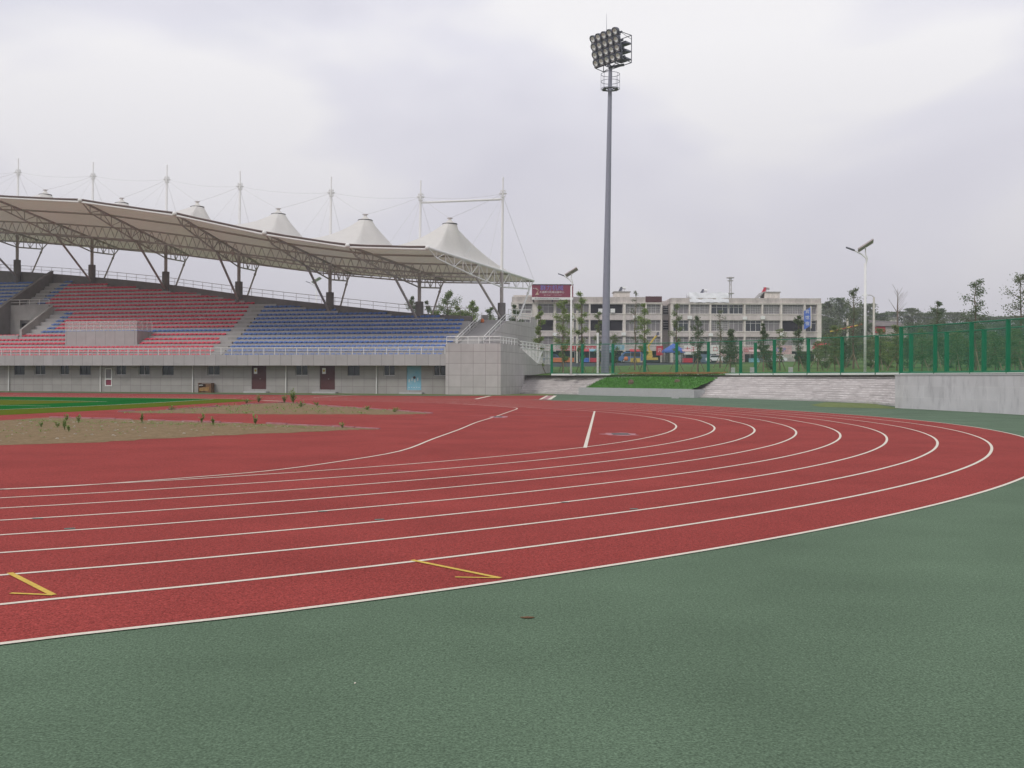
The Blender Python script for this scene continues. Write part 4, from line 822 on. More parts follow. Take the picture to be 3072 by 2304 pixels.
pk = {0: (-68.3, 131.5, 24.6), 1: (-57.08, 129.5, 23.79), 2: (-46.28, 125.5, 22.14), 3: (-35.83, 120.5, 20.93), 4: (-25.51, 115.5, 19.36), 5: (-15.41, 111.0, 18.06), 6: (-6.44, 109.0, 17.21)}
pk = {i: Vector(p)+Vector((0, 0, .2 if i == 6 else .0)) for i, p in pk.items()}
for i in range(7):
    T0, T1, B1, B0 = tip[i], tip[i+1], bk[i+1], bk[i]; C = Vector((pk[i].x, pk[i].y, 0)); rc = .72; zc = pk[i].z
    bd = []; n_ = 14; up_ = Vector((0, 0, .05))
    for P, Q, sag in ((T0, T1, .0), (T1, B1, 0), (B1, B0, .0), (B0, T0, 0)):
        for k in range(n_):
            t_ = k/n_; bd.append(P+(Q-P)*t_+up_-Vector((0, 0, .22*4*t_*(1-t_) if sag == 0 and P in (T0, B1) else 0)))
    zavg = (T0.z+T1.z+B0.z+B1.z)/4+.05; nb = len(bd); nr = 16; mb = MB()
    for j in range(nr+1):
        t_ = j/nr
        for b_ in bd:
            dr_ = Vector((b_.x-C.x, b_.y-C.y)); dl = dr_.length; rr_ = rc+(dl-rc)*t_
            p = C+Vector((dr_.x/dl*rr_, dr_.y/dl*rr_, 0)); lin = zavg+(b_.z-zavg)*t_**1.3
            mb.v.append((p.x, p.y, lin+(zc-zavg)*(1-t_)**2.05))
    for j in range(nr):
        for k in range(nb):
            k2 = (k+1) % nb; mb.f.append((j*nb+k, j*nb+k2, (j+1)*nb+k2, (j+1)*nb+k)); mb.m.append(0)
    me = mb.build('membrane', M['memb'], cn, world=True, smooth=True)
    mb = MB()                                        # dark clamping collar, cap and little pylon
    mb.lathe((C.x, C.y, 0), [(rc+.02, zc-.05), (rc+.06, zc-.04), (rc+.05, zc+.04), (rc-.02, zc+.05)], 24); cl = mb.build('peak_collar', M['black'], me, world=True, smooth=True)
    MB().lathe((C.x, C.y, 0), [(rc-.03, zc+.05), (.42, zc+.16), (.20, zc+.36), (.10, zc+.55), (0, zc+.56)], 20).build('peak_cap', M['memb'], me, world=True, smooth=True)
    mb = MB(); mb.tube((C.x, C.y, zc+.5), (C.x, C.y, zc+.66), .17, n=10); mb.tube((C.x-.3, C.y, zc+.6), (C.x+.3, C.y, zc+.6), .05); mb.build('cable_plate', M['steel'], me, world=True)
    # front edge: white tube under a brown clamp strip, and the longitudinal members
    mb = MB(); mb.tube(T0+Vector((0, -.02, -.16)), T1+Vector((0, -.02, -.16)), .12, n=10); mb.build('edge_beam', M['mastw'], cn, world=True)
    mb = MB(); e0, e1 = T0+Vector((0, -.06, .06)), T1+Vector((0, -.06, .06)); mid = (e0+e1)/2-Vector((0, 0, .04)); mb.path([e0, e0+(mid-e0)*.5-Vector((0, 0, .03)), mid, mid+(e1-mid)*.5-Vector((0, 0, .03)), e1], .11, 8); mb.build('edge_trim', M['trim'], cn, world=True)
    mb = MB(); mb.tube(B0+Vector((0, 0, -.05)), B1+Vector((0, 0, -.05)), .13, n=8); mb.build('back_beam', M['steel'], cn, world=True)
    P0 = lambda f: T0+(B0-T0)*f; P1 = lambda f: T1+(B1-T1)*f
    mb = MB(); mb.tube(P0(.22)-up_, P1(.22)-up_, .10, n=8); mb.build('purlin', M['steel'], cn, world=True)
    for f in (.45, .74):
        mb = MB(); a, b = P0(f)-Vector((0, 0, .1)), P1(f)-Vector((0, 0, .1)); dz = Vector((0, 0, 1.25 if f < .6 else 1.0)); k_ = 10
        mb.tube(a, b, .09, n=8); mb.tube(a-dz, b-dz, .08, n=8)
        for k in range(k_):
            p0 = a+(b-a)*(k/k_); p1 = a+(b-a)*((k+.5)/k_)-dz; p2 = a+(b-a)*((k+1)/k_); mb.tube(p0, p1, .04, n=5); mb.tube(p1, p2, .04, n=5)
        mb.build('cross_truss', M['steel'], cn, world=True)
# cables
def cable(a, b, sag=.15, r=.022, k=6):
    r *= .75; a = Vector(a); b = Vector(b); pts = [a+(b-a)*(i/k)-Vector((0, 0, sag*4*(i/k)*(1-i/k))) for i in range(k+1)]
    return MB().path(pts, r, 4).build('cable', M['cable'], cn, world=True)
for i in range(7):
    ra = Vector((mp_[i].x+.1, mp_[i].y, ringz[i])); rb_ = Vector((mp_[i+1].x+.1, mp_[i+1].y, ringz[i+1])); p = pk[i]+Vector((0, 0, .6))
    cable(ra, p, .1); cable(rb_, p, .1, .026); cable(ra, rb_, .35)
for i in range(1, 8):
    ra = Vector((mp_[i].x+.1, mp_[i].y, ringz[i]-.2)); cable(ra, tip[i]+(bk[i]-tip[i])*.30+Vector((0, 0, .2)), .1, .018); cable(ra, bk[i]+Vector((0, 0, .2)), .1, .022); cable(ra, tip[i]+(bk[i]-tip[i])*.52+Vector((0, 0, .2)), .05, .016)
MB().tube((mp_[6].x+.1, mp_[6].y, 20.15), (mp_[7].x+.1, mp_[7].y, 20.85), .12, n=10).build('tie_tube', M['mastw'], cn, world=True)

# ================================================================== FLOODLIGHT MAST
fl = empty('floodlight_mast', (9.47, 108.0, 1.95), label='tall grey floodlight mast with a tilted bank of twenty lamps', cat='floodlight mast')
b0 = Vector((9.47, 108, 1.95)); b1 = Vector((9.93, 108, 33.3))
mb = MB(); mb.tube(b0, b0+(b1-b0)*.42, .425, .335, 20, cap=False); mb.tube(b0+(b1-b0)*.42, b1, .325, .185, 20, cap=False); mb.build('mast', M['grey'], fl, world=True, smooth=True)
MB().lathe(b0, [(.62, -.05), (.62, .06), (.44, .06)], 20).build('base_flange', M['dkgrey'], fl, world=True)
mb = MB(); c0 = b0+(b1-b0)*.985
for zz in (0, -.75, -1.5):
    c = c0+Vector((0, 0, zz-.25))
    for k in range(20):
        a, b = 2*math.pi*k/20, 2*math.pi*(k+1)/20; mb.tube(c+Vector((.95*math.cos(a), .95*math.sin(a), 0)), c+Vector((.95*math.cos(b), .95*math.sin(b), 0)), .03, n=5)
for k in range(8): a = 2*math.pi*k/8; mb.tube(c0+Vector((.95*math.cos(a), .95*math.sin(a), -.25)), c0+Vector((.95*math.cos(a), .95*math.sin(a), -1.75)), .018, n=5)
for k in range(4):
    a = 2*math.pi*(k+.5)/4; mb.tube(c0+Vector((.2*math.cos(a), .2*math.sin(a), -1.85)), c0+Vector((1.0*math.cos(a), 1.0*math.sin(a), -1.75)), .06, n=5)
mb.build('basket', M['grey'], fl, world=True)
mb = MB(); mb.lathe(c0+Vector((0, 0, -1.8)), [(.45, 0), (.85, 0), (.85, .03), (.45, .03)], 14); mb.build('basket_floor', M['dkgrey'], fl, world=True)
al = R(52); r_ = Vector((math.cos(al), -math.sin(al), 0)); n_ = Vector((-math.sin(al), -math.cos(al), 0))
tl = R(10.5); up_ = (Vector((0, 0, 1))*math.cos(tl)+n_*math.sin(tl)).normalized(); fn = (n_*math.cos(tl)-Vector((0, 0, 1))*math.sin(tl)).normalized()
Cc = Vector((9.42, 107.3, 35.05))+Vector((.05, 0, .05)); HW, HH = 2.05, 1.55
fp = lambda u, v, d=0: Cc+r_*u+up_*v+fn*d
mb = MB()
for v in (-1.6, -.8, 0, .8): mb.tube(fp(-HW, v, -.1), fp(HW, v, -.1), .085, n=6)
for v in (-1.35, -.55, .25, 1.05): mb.tube(fp(-HW, v, -.35), fp(HW, v, -.35), .12, n=6)
for u in (-HW, HW): mb.tube(fp(u, -1.6), fp(u, 1.15), .05, n=6)
for u in (-.7, .7): mb.tube(fp(u, -1.6), fp(u, 1.15), .04, n=6)
bp = lambda u, v: Cc-n_*1.5+r_*u+Vector((0, 0, v))
for v in (-1.75, 1.0): mb.tube(bp(-HW, v), bp(HW, v), .045, n=6)
for u in (-HW, HW):
    mb.tube(bp(u, -1.75), bp(u, 1.0), .045, n=6); mb.tube(fp(u, -1.6), bp(u, -1.75), .045, n=6); mb.tube(fp(u, 1.1), bp(u, 1.0), .04, n=6); mb.tube(fp(u, 1.1), bp(u, .6), .025, n=6)
for u in (-.7, .7): mb.tube(fp(u, -1.6), bp(u, -1.75), .06, n=6)
mb.tube(fp(HW, -1.6), bp(-HW, -1.75), .03, n=6); mb.tube(b1, bp(0, -1.75)+n_*1.2, .19, n=10)
mb.tube(b1+Vector((-.1, 0, .0)), b1+Vector((1.35, -.5, .1)), .14, n=6)
mb.build('lamp_frame', M['dkgrey'], fl, world=True)
for v in (-1.62, -.82, -.02):
    mb = MB(); p = bp(1.35, v+.12)+n_*.25; 
    for u0, u1 in ((-.75, .75),):
        a, b, c, d = p+r_*u0-n_*.25, p+r_*u1-n_*.25, p+r_*u1+n_*.4, p+r_*u0+n_*.4; z_ = Vector((0, 0, .30))
        mb.hexa([a, b, c, d, a+z_*.6+r_*.15, b+z_*.6-r_*.15, c+z_-r_*.25, d+z_+r_*.25])
    mb.build('control_box', M['dkgrey'], fl, world=True)
q_ = (fn*.93-Vector((0, 0, .36))).normalized().to_track_quat('Z', 'Y').to_matrix()
for iv in range(4):
    for iu in range(5):
        c = fp(-1.64+.82*iu, -1.18+.81*iv, .08); mb = MB(); mb.lathe(c, [(0, -.40), (.20, -.36), (.33, -.14), (.39, .10), (.40, .16), (.31, .16)], 14, q_)
        a = math.atan2(0, 1)
        mb.tube(c-fn*.1-up_*.33, c-fn*.1+up_*.30, .03, n=4); L_ = mb.build('floodlight', M['dkgrey'], fl, world=True, smooth=False)
        MB().lathe(c, [(0, .0), (.12, .03), (.27, .14)], 14, q_).build('reflector', M['lamp'], L_, world=True, smooth=True)
        mb = MB(); p = fp(-1.64+.82*iu, -1.56+.81*iv, .06); mb.hexa([p-r_*.28-fn*.05, p+r_*.20-fn*.05, p+r_*.20+fn*.08, p-r_*.28+fn*.08]+[w_+up_*.05 for w_ in (p-r_*.28-fn*.05, p+r_*.20-fn*.05, p+r_*.20+fn*.08, p-r_*.28+fn*.08)]); mb.build('bracket', M['steel'], L_, world=True)
MB().tube(fp(-.25, .95)-n_*.4, fp(-.25, .95)-n_*.4+Vector((0, 0, 2.6)), .035, .012, 6).build('lightning_rod', M['grey'], fl, world=True)

# ------------------------------------------------------------------ solar street lamps
def solar(x, Y, z, s, label, k=1.0):
    rt = empty('solar_street_lamp', (x, Y, z), label=label, cat='street lamp', group='solar street lamps')
    mb = MB(); mb.tube((0, 0, 0), (0, 0, 8.6*s), .105, .085, 12); mb.build('pole', M['white'], rt, smooth=True)
    MB().box(-.22, .22, -.22, .22, -.02, .05).build('base_plate', M['steel'], rt)
    mb = MB(); mb.path([(0, 0, 8.3*s), (.08, 0, 8.7*s), (.05, 0, 9.0*s), (-.25*k, 0, 9.3*s), (-.75*k, 0, 9.62*s)], .05, 8); mb.build('arm', M['white'], rt)
    mb = MB(); mb.path([(0, 0, 8.5*s), (.16, 0, 8.95*s), (.02, 0, 9.3*s), (.0, 0, 9.85*s)], .045, 8); mb.build('panel_stem', M['white'], rt)
    mb = MB(); a = Vector((-.75*k, 0, 9.62*s)); mb.hexa([a+Vector(v) for v in ((-.55, -.14, .16), (.05, -.14, -.06), (.05, .14, -.06), (-.55, .14, .16), (-.58, -.10, .25), (.03, -.10, .05), (.03, .10, .05), (-.58, .10, .25))]); mb.build('lamp_head', M['dkgrey'], rt)
    mb = MB(); c = Vector((.02, 0, 9.98*s)); u = Vector((.58, .05, .37)); v = Vector((.11, .36, -.09)); w_ = Vector((-.02, .01, .04)); P = [c-u-v, c+u-v, c+u+v, c-u+v]; mb.hexa([p-w_ for p in P]+[p+w_ for p in P]); mb.build('solar_panel', M['panel'], rt)
    return rt
solar(px(1713, 105.5), 105.5, 1.98, 1.02, 'white solar street lamp in front of the maroon billboard')
solar(px(2595, 79.5), 79.5, 1.98, .965, 'white solar street lamp rising beside the wooded hill', 1.15)
l3 = solar(px(948, 150), 150, 4.0, 1.14, 'grey solar street lamp seen under the canopy behind the stand', 1.2)
for o in l3.children:
    if o.name.startswith('solar_panel'): o.data.materials[0] = M['cable']
tag(MB().lathe((0, 0, 0), [(.11, 0), (.11, 3.9), (.13, 3.9), (.13, 4.15), (0, 4.18)], 12).build('white_post', M['white']), 'short white post just left of the floodlight mast', 'post').location = (px(1793, 106.6), 106.6, 2.0)
tag(MB().lathe((0, 0, 0), [(.13, 0), (.13, 6.9), (0, 6.92)], 10).build('white_post', M['bpale']), 'weathered white post between the solar lamp and the floodlight mast', 'post').location = (px(1731, 140), 140, 3.6)
for k, (x, lb) in enumerate(((2199, 'left one of three'), (2256, 'middle one of three'), (2372, 'right one of three'))):
    o = MB().box(-.16, .16, -.16, .16, 0, .62).build('bollard', M['conc_lt']); o.location = (px(x, 97-2.5*k), 97-2.5*k, 2.0); tag(o, 'short pale concrete bollard behind the mesh fence, %s' % lb, 'bollard', 'concrete bollards behind the fence')

# ================================================================== HOUSES ACROSS THE ROAD
def text(s, size, m, parent, loc, rz=0, name='lettering', ext=.01):
    cu = bpy.data.curves.new('t', 'FONT'); cu.body = s; cu.size = size; cu.extrude = ext; cu.align_x = 'CENTER'; cu.align_y = 'CENTER'
    t = bpy.data.objects.new('t', cu); col.objects.link(t); dg = bpy.context.evaluated_depsgraph_get(); me = bpy.data.meshes.new_from_object(t.evaluated_get(dg)); bpy.data.objects.remove(t)
    me.transform(Matrix.Translation(loc) @ Matrix.Rotation(rz, 4, 'Z') @ Matrix.Rotation(R(90), 4, 'X')); me.materials.clear(); me.materials.append(m)
    o = bpy.data.objects.new(name, me); col.objects.link(o); o.parent = parent; return o
BY = 215.0
def house(x0, x1, bays, label, ptop, brk=None):
    """bays: (left px, right px, [style of storey 3, 2, 1])"""
    X0, X1 = px(x0, BY), px(x1, BY); rt = empty('apartment_house', ((X0+X1)/2, BY+6, 4.6), label=label, cat='apartment house')
    ox, oy, oz = rt.location
    mb = MB(); mb.box(X0+.05, X1-.05, BY+.7, BY+11, 4.2, 16.98); mb.build('wall', M['bwall'], rt, world=True)
    mb = MB(); mb.box(X0, X1, BY+.1, BY+11.2, 17.0, ptop); mb.build('parapet', M['bwall'], rt, world=True)
    mb = MB(); mb.box(X0-.15, X1+.15, BY-.15, BY+11.3, 16.82, 16.995)
    mb.build('roof_cornice', M['bpale'], rt, world=True)
    zs = [(14.75, 16.7), (11.2, 13.45), (8.35, 10.1)]
    bands = [(16.7, 16.815), (13.45, 14.75), (10.1, 11.2), (7.2, 8.35)]
    for z0, z1 in bands:
        mb = MB(); mb.box(X0+.02, X1-.02, BY, BY+.69, z0, z1); mb.build('spandrel', M['bpink'], rt, world=True)
        mb = MB(); mb.box(X0, X1, BY-.10, BY-.003, z1-.16, z1-.02); mb.build('sill_band', M['bpale'], rt, world=True)
    for i, (a, b, st) in enumerate(bays):
        A, B = px(a, BY), px(b, BY)
        for k, (z0, z1) in enumerate(zs):
            s_ = st[k]
            if s_ == '.': continue
            mb = MB(); y0 = BY+.5; fr = .07
            for q in ((A, A+fr, z0, z1), (B-fr, B, z0, z1), (A+fr, B-fr, z1-fr, z1), (A+fr, B-fr, z0, z0+fr)): mb.box(q[0], q[1], y0, y0+.08, q[2], q[3])
            if s_ in 'wgb':
                nm = max(2, round((B-A)/1.1))
                for j in range(1, nm): x = A+(B-A)*j/nm; mb.box(x-.03, x+.03, y0+.01, y0+.07, z0+fr, z1-fr)
                mb.box(A+fr, B-fr, y0+.012, y0+.068, z1-.62, z1-.56)
            if s_ == 'b':
                for j in range(5): zz = z0+.2+(z1-z0-.3)*j/5; mb.box(A+fr, B-fr, y0-.10, y0-.07, zz, zz+.04)
                for j in range(1, int((B-A)/.35)): x = A+.35*j; mb.box(x-.015, x+.015, y0-.13, y0-.101, z0+.05, z1-.05)
            wn = mb.build('window', M['white'] if s_ == 'w' else M['frame'], rt, world=True)
            MB().box(A+.05, B-.05, BY+.6, BY+.64, z0+.03, z1-.03).build('pane' if s_ != 'o' else 'opening', M['dark'] if s_ == 'o' else (M['glassb'] if s_ in 'gb' else M['glass']), wn, world=True)
        if i < len(bays)-1:
            c, d = B, px(bays[i+1][0], BY)
            if d-c > .25: MB().box(c+.04, d-.04, BY-.05, BY+.68, 7.0, 16.815).build('pilaster', M['bpale'], rt, world=True)
    MB().box(X0-.05, px(bays[0][0], BY)-.04, BY-.06, BY+.68, 4.4, 16.8).build('pilaster', M['bpale'], rt, world=True)
    MB().box(px(bays[-1][1], BY)+.04, X1+.05, BY-.06, BY+.68, 4.4, 16.8).build('pilaster', M['bpale'], rt, world=True)
    MB().box(X0+.3, X1-.3, BY+.5, BY+.69, 4.5, 7.19).build('shop_front', M['dark'], rt, world=True)
    rs = random.Random(int(x0)); x = X0+.5
    while x < X1-3:
        wd_ = rs.uniform(1.6, 3.0)
        if rs.random() < .75: MB().box(x, x+wd_, BY+.40, BY+.497, 4.5, rs.uniform(6.2, 7.1)).build('shutter', M[rs.choice(('shutter', 'bluegrey', 'bpale', 'shutter', 'pinksign'))], rt, world=True)
        x += wd_+rs.uniform(.2, 1.0)
    return rt
hA = house(1535, 1985, [(1556, 1596, 'gbg'), (1613, 1660, 'gog'), (1668, 1712, 'gbg'), (1721, 1766, 'gbb'), (1771, 1868, 'oog'), (1877, 1903, 'bgb'), (1905, 1932, 'bgb'), (1940, 1981, 'bgb')], 'left pale three-storey apartment house with a maroon billboard on its roof', 18.1)
hB = house(2012, 2463, [(2020, 2066, 'gwg'), (2071, 2128, 'bgb'), (2134, 2185, 'wbg'), (2188, 2230, 'wgg'), (2237, 2284, 'bwb'), (2290, 2340, 'bgb'), (2347, 2410, 'bob'), (2417, 2450, 'gwg')], 'right pale three-storey apartment house with a white tarpaulin on its roof', 17.95)
hg = empty('infill_house', (px(1998, 217), 222, 4.6), label='narrow recessed house between the two apartment houses', cat='house')
MB().box(px(1984, 217)+.2, px(2013, 217)-.2, 219, 228, 4.2, 17.6).build('wall', M['bpink'], hg, world=True)
for z0, z1 in ((14.8, 16.6), (11.6, 13.6)):
    mb = MB(); a, b = px(1989, 218.8), px(2007, 218.8)
    for j in range(4): mb.box(a, b, 218.7, 218.8, z0+j*.5, z0+j*.5+.08)
    wn = mb.build('window', M['frame'], hg, world=True); MB().box(a, b, 218.85, 218.98, z0, z1).build('pane', M['dark'], wn, world=True)
MB().box(px(1936, BY), px(1985, BY), BY+.0, BY+.095, 17.05, 18.25).build('tiled_parapet', M['door'], hA, world=True)
MB().box(px(1540, BY), px(1605, BY), BY+1, BY+8, 18.1, 18.5).build('roof_step', M['bpale'], hA, world=True)
for hs, lst in ((hA, ((1715, 14.0), (1870, 10.6), (1905, 14.1), (1664, 10.5))), (hB, ((2131, 10.5), (2287, 14.0), (2233, 13.9), (2344, 10.6), (2068, 14.0)))):
    for x, z in lst: MB().box(px(x, BY)-.45, px(x, BY)+.45, BY-.42, BY-.12, z-.35, z+.3).build('air_conditioner', M['white'], hs, world=True)
MB().box(px(1806, BY)-.8, px(1806, BY)+.1, BY-.45, BY-.12, 14.9, 15.7).build('air_conditioner', M['white'], hA, world=True); MB().box(px(1832, BY)-.1, px(1832, BY)+.8, BY-.45, BY-.12, 14.9, 15.7).build('air_conditioner', M['white'], hA, world=True)
# roof huts and solar water heaters
def hut(x0, x1, z1, parent, lean=0):
    mb = MB(); mb.box(px(x0, BY), px(x1, BY), BY+2, BY+6, 17.9, z1); mb.build('roof_hut', M['bpale'], parent, world=True)
    mb = MB(); mb.box(px(x0-3, BY), px(x1+3, BY), BY+1.8, BY+6.2, z1+.002, z1+.18)
    if lean: mb.hexa([(px(x0-20, BY), BY+2, 18.0), (px(x0-3, BY), BY+2, z1-.1), (px(x0-3, BY), BY+6, z1-.1), (px(x0-20, BY), BY+6, 18.0), (px(x0-20, BY), BY+2, 18.2), (px(x0-3, BY), BY+2, z1+.17), (px(x0-3, BY), BY+6, z1+.17), (px(x0-20, BY), BY+6, 18.2)])
    mb.build('roof_slab', M['conc'], parent, world=True)
hut(1846, 1892, 19.25, hA); hut(2300, 2346, 19.25, hB, 1)
def heater(x, z, m, label):
    rt = empty('solar_water_heater', (px(x, BY), BY+4, z), label=label, cat='water heater', group='rooftop solar water heaters'); rt.scale = (.72, .72, .78)
    MB().tube((-.8, 0, 1.15), (.9, 0, 1.0), .30, n=12).build('tank', M['white'] if m != 'r' else M['steel'], rt)
    mb = MB(); mb.hexa([(-1.3, -.5, 0), (-.3, -.5, 0), (-.3, .5, 0), (-1.3, .5, 0), (-.55, -.5, 1.35), (-.1, -.5, 1.35), (-.1, .5, 1.35), (-.55, .5, 1.35)]); mb.build('collector', M['dkgrey'] if m != 'r' else M['redsign'], rt)
    MB().tube((.6, 0, 0), (.6, 0, 1.0), .05).build('stand_leg', M['steel'], rt); MB().tube((.1, .3, 0), (.1, .3, 1.1), .05).build('stand_leg', M['steel'], rt); return rt
heater(1873, 19.43, 'g', 'solar water heater with white tank on the roof hut of the left apartment house')
heater(2312, 19.43, 'r', 'solar water heater with red collector on the roof hut of the right apartment house')
h3 = heater(2122, 19.0, 'k', 'dark solar water heater poking up behind the white tarpaulin')
# tarpaulin
mb = MB(); nu, nv = 26, 9; rr = random.Random(11); X0, X1 = px(2068, BY), px(2186, BY)
for i in range(nu+1):
    for j in range(nv+1):
        u, v = i/nu, j/nv; mb.v.append((X0+(X1-X0)*u, BY-.25+.9*v+.06*math.sin(u*19+v*7)+rr.uniform(-.03, .03), 17.05+2.0*v+.12*v*math.sin(u*9+1)+.05*math.sin(u*31+v*9)))
for i in range(nu):
    for j in range(nv): k = i*(nv+1)+j; mb.f.append((k, k+nv+1, k+nv+2, k+1)); mb.m.append(0)
k0 = len(mb.v); mb.box(X0, X1, BY+.9, BY+4.2, 17.95, 19.05)
tag(mb.build('tarpaulin', M['tarp'], smooth=True), 'crumpled white tarpaulin draped over the roof edge of the right apartment house', 'tarpaulin')
# billboard
bb = empty('billboard', (px(1656, 213), 213.2, 17.2), label='maroon rooftop billboard with blue and white Chinese lettering', cat='billboard')
X0, X1 = px(1595, 213), px(1719, 213); Zt, Zb = 20.35, 17.85
MB().box(X0, X1, 213.05, 213.5, Zb, Zt).build('board', M['maroon'], bb, world=True); MB().box(X0-.05, X1+.05, 212.95, 213.55, Zt+.002, Zt+.12).build('top_edge', M['dark'], bb, world=True)
MB().box(X0, X1, 213.0, 213.5, Zb-.48, Zb-.003).build('white_strip', M['white'], bb, world=True)
for x in (X0+.3, (X0+X1)/2, X1-.3): MB().box(x-.08, x+.08, 213.5, 215.3, Zb-.8, Zb-.3).build('bracket', M['dkgrey'], bb, world=True)
bc = (X0+X1)/2; lc = lambda x, z: (x-bb.location.x, 213.03-bb.location.y, z-bb.location.z)
M['blue_letter'] = mat('blue_letters', (.17, .19, .55), .5); M['grey_letter'] = mat('grey_letters', (.3, .3, .32), .5); M['tan'] = mat('tan_letters', (.55, .42, .30), .5)
text('群力机械', 1.18, M['blue_letter'], bb, lc(bc-.15, Zt-.68)); text('大连群力机械设备中心', .50, M['white'], bb, lc(bc-.15, Zt-1.50)); text('群力机械厂  一切为了用户', .32, M['pinksign'], bb, lc(bc+.1, Zt-2.10))
text('群力机械设备有限公司  联系电话', .34, M['grey_letter'], bb, (bc-1.1-bb.location.x, 212.98-bb.location.y, Zb-.25-bb.location.z))
mb = MB(); ex, ez = X0+.95, Zb+.45
mb.hexa([(ex-.3, 213.0, ez), (ex+.45, 213.0, ez+.05), (ex+.45, 213.04, ez+.05), (ex-.3, 213.04, ez), (ex-.05, 213.0, ez+.45), (ex+.25, 213.0, ez+.55), (ex+.25, 213.04, ez+.55), (ex-.05, 213.04, ez+.45)]); mb.path([(ex+.1, 213.02, ez+.5), (ex+.3, 213.02, ez+.85), (ex+.4, 213.02, ez+1.0)], .06, 5); mb.box(ex-.05, ex+.25, 213.0, 213.04, ez+1.05, ez+1.2)
mb.build('emblem', M['tan'], bb, world=True)
text('群力集团', .22, M['white'], bb, lc(X0+.6, Zt-.75)); text('QL 2008', .2, M['tan'], bb, lc(X0+.8, Zb+.15))
# shop signs and stalls at street level
def sign(x0, x1, y0, y1, m, txt, tm, label, Y=212.8, sz=.62):
    X0, X1 = px(x0, Y), px(x1, Y); Z0, Z1 = pz(y1, Y), pz(y0, Y); rt = empty('shop_sign', ((X0+X1)/2, Y, Z0), label=label, cat='shop sign', group='shop signs along the street')
    MB().box(X0, X1, Y, Y+.25, Z0, Z1).build('board', M[m], rt, world=True); text(txt, (Z1-Z0)*sz, M[tm], rt, (0, -.02, (Z1-Z0)/2)); return rt
sign(1683, 1722, 1037, 1052, 'redsign', '批发', 'pinksign', 'pink and red shop sign behind the left fence bay')
sign(1724, 1742, 1037, 1052, 'redsign', '入', 'white', 'bright red shop sign with a white arrow mark beside the white lamp pole')
sign(1752, 1793, 1038, 1053, 'redsign', '中国电信', 'white', 'dark red shop sign left of the floodlight mast')
sign(1825, 1838, 1036, 1056, 'ltblue', '店', 'white', 'narrow blue and white sign right of the floodlight mast')
sign(1843, 1873, 1034, 1048, 'ltblue', '名店', 'white', 'light blue shop sign with white letters right of the floodlight mast')
sign(1969, 1989, 1036, 1065, 'redsign', '元', 'white', 'tall rosy red shop sign beside the yellow machine', sz=.5)
sign(2006, 2018, 1036, 1050, 'pinksign', '商', 'redsign', 'small pale shop sign above the blue tent')
sign(2052, 2090, 1033, 1062, 'white', '大王', 'redsign', 'white shop sign with red letters right of the blue tent')
sign(2131, 2160, 1033, 1060, 'white', '口', 'redsign', 'white shop sign above the white car')
sign(2229, 2263, 1038, 1060, 'pinksign', '出售', 'redsign', 'pink shop sign with red letters behind the leafy dark tree', sz=.7)
sign(2310, 2375, 1034, 1060, 'pinksign', 'CZP', 'bluesign', 'wide pink shop sign with blue letters in the right apartment house')
vb = empty('vertical_banner', (px(2423, 213.5), 213.6, 11), label='blue vertical banner with white characters on the right end of the right apartment house', cat='banner')
X0, X1 = px(2412, 213.5), px(2431, 213.5); MB().hexa([(X0, 213.5, 11.5), (X1, 213.5, 12.3), (X1, 213.65, 12.3), (X0, 213.65, 11.5), (X0, 213.5, 15.3), (X1, 213.5, 16), (X1, 213.65, 16), (X0, 213.65, 15.3)]).build('banner_cloth', M['bluesign'], vb, world=True)
text('宾', .85, M['white'], vb, (-.1, -.12, 4.1)); text('馆', .85, M['white'], vb, (-.1, -.12, 2.9)); text('宿', .85, M['white'], vb, (-.1, -.12, 1.7)); MB().tube((X1+.1, 213.6, 11.8), (X1+.1, 213.6, 16.2), .14, n=6).build('banner_post', M['bpale'], vb, world=True)
# tent
tn = empty('market_tent', (px(2020, 205), 205, 4.5), label='blue market tent in front of the apartment houses', cat='tent')
mb = MB(); w_ = 2.4; z0, z1, z2 = 2.05, 2.5, 3.9
for k in range(4): a = (k*90+45)*math.pi/180; b = ((k+1)*90+45)*math.pi/180; A = Vector((w_*1.2*math.cos(a), w_*math.sin(a), z1)); B = Vector((w_*1.2*math.cos(b), w_*math.sin(b), z1)); mb.face([A, B, (0, 0, z2)]); mb.face([A-Vector((0, 0, .42)), B-Vector((0, 0, .42)), B, A])
mb.build('tent_roof', M['tentblue'], tn)
for k in range(4): a = (k*90+45)*math.pi/180; MB().tube((w_*1.16*math.cos(a), w_*.96*math.sin(a), 0), (w_*1.16*math.cos(a), w_*.96*math.sin(a), 2.2), .05).build('tent_leg', M['steel'], tn)
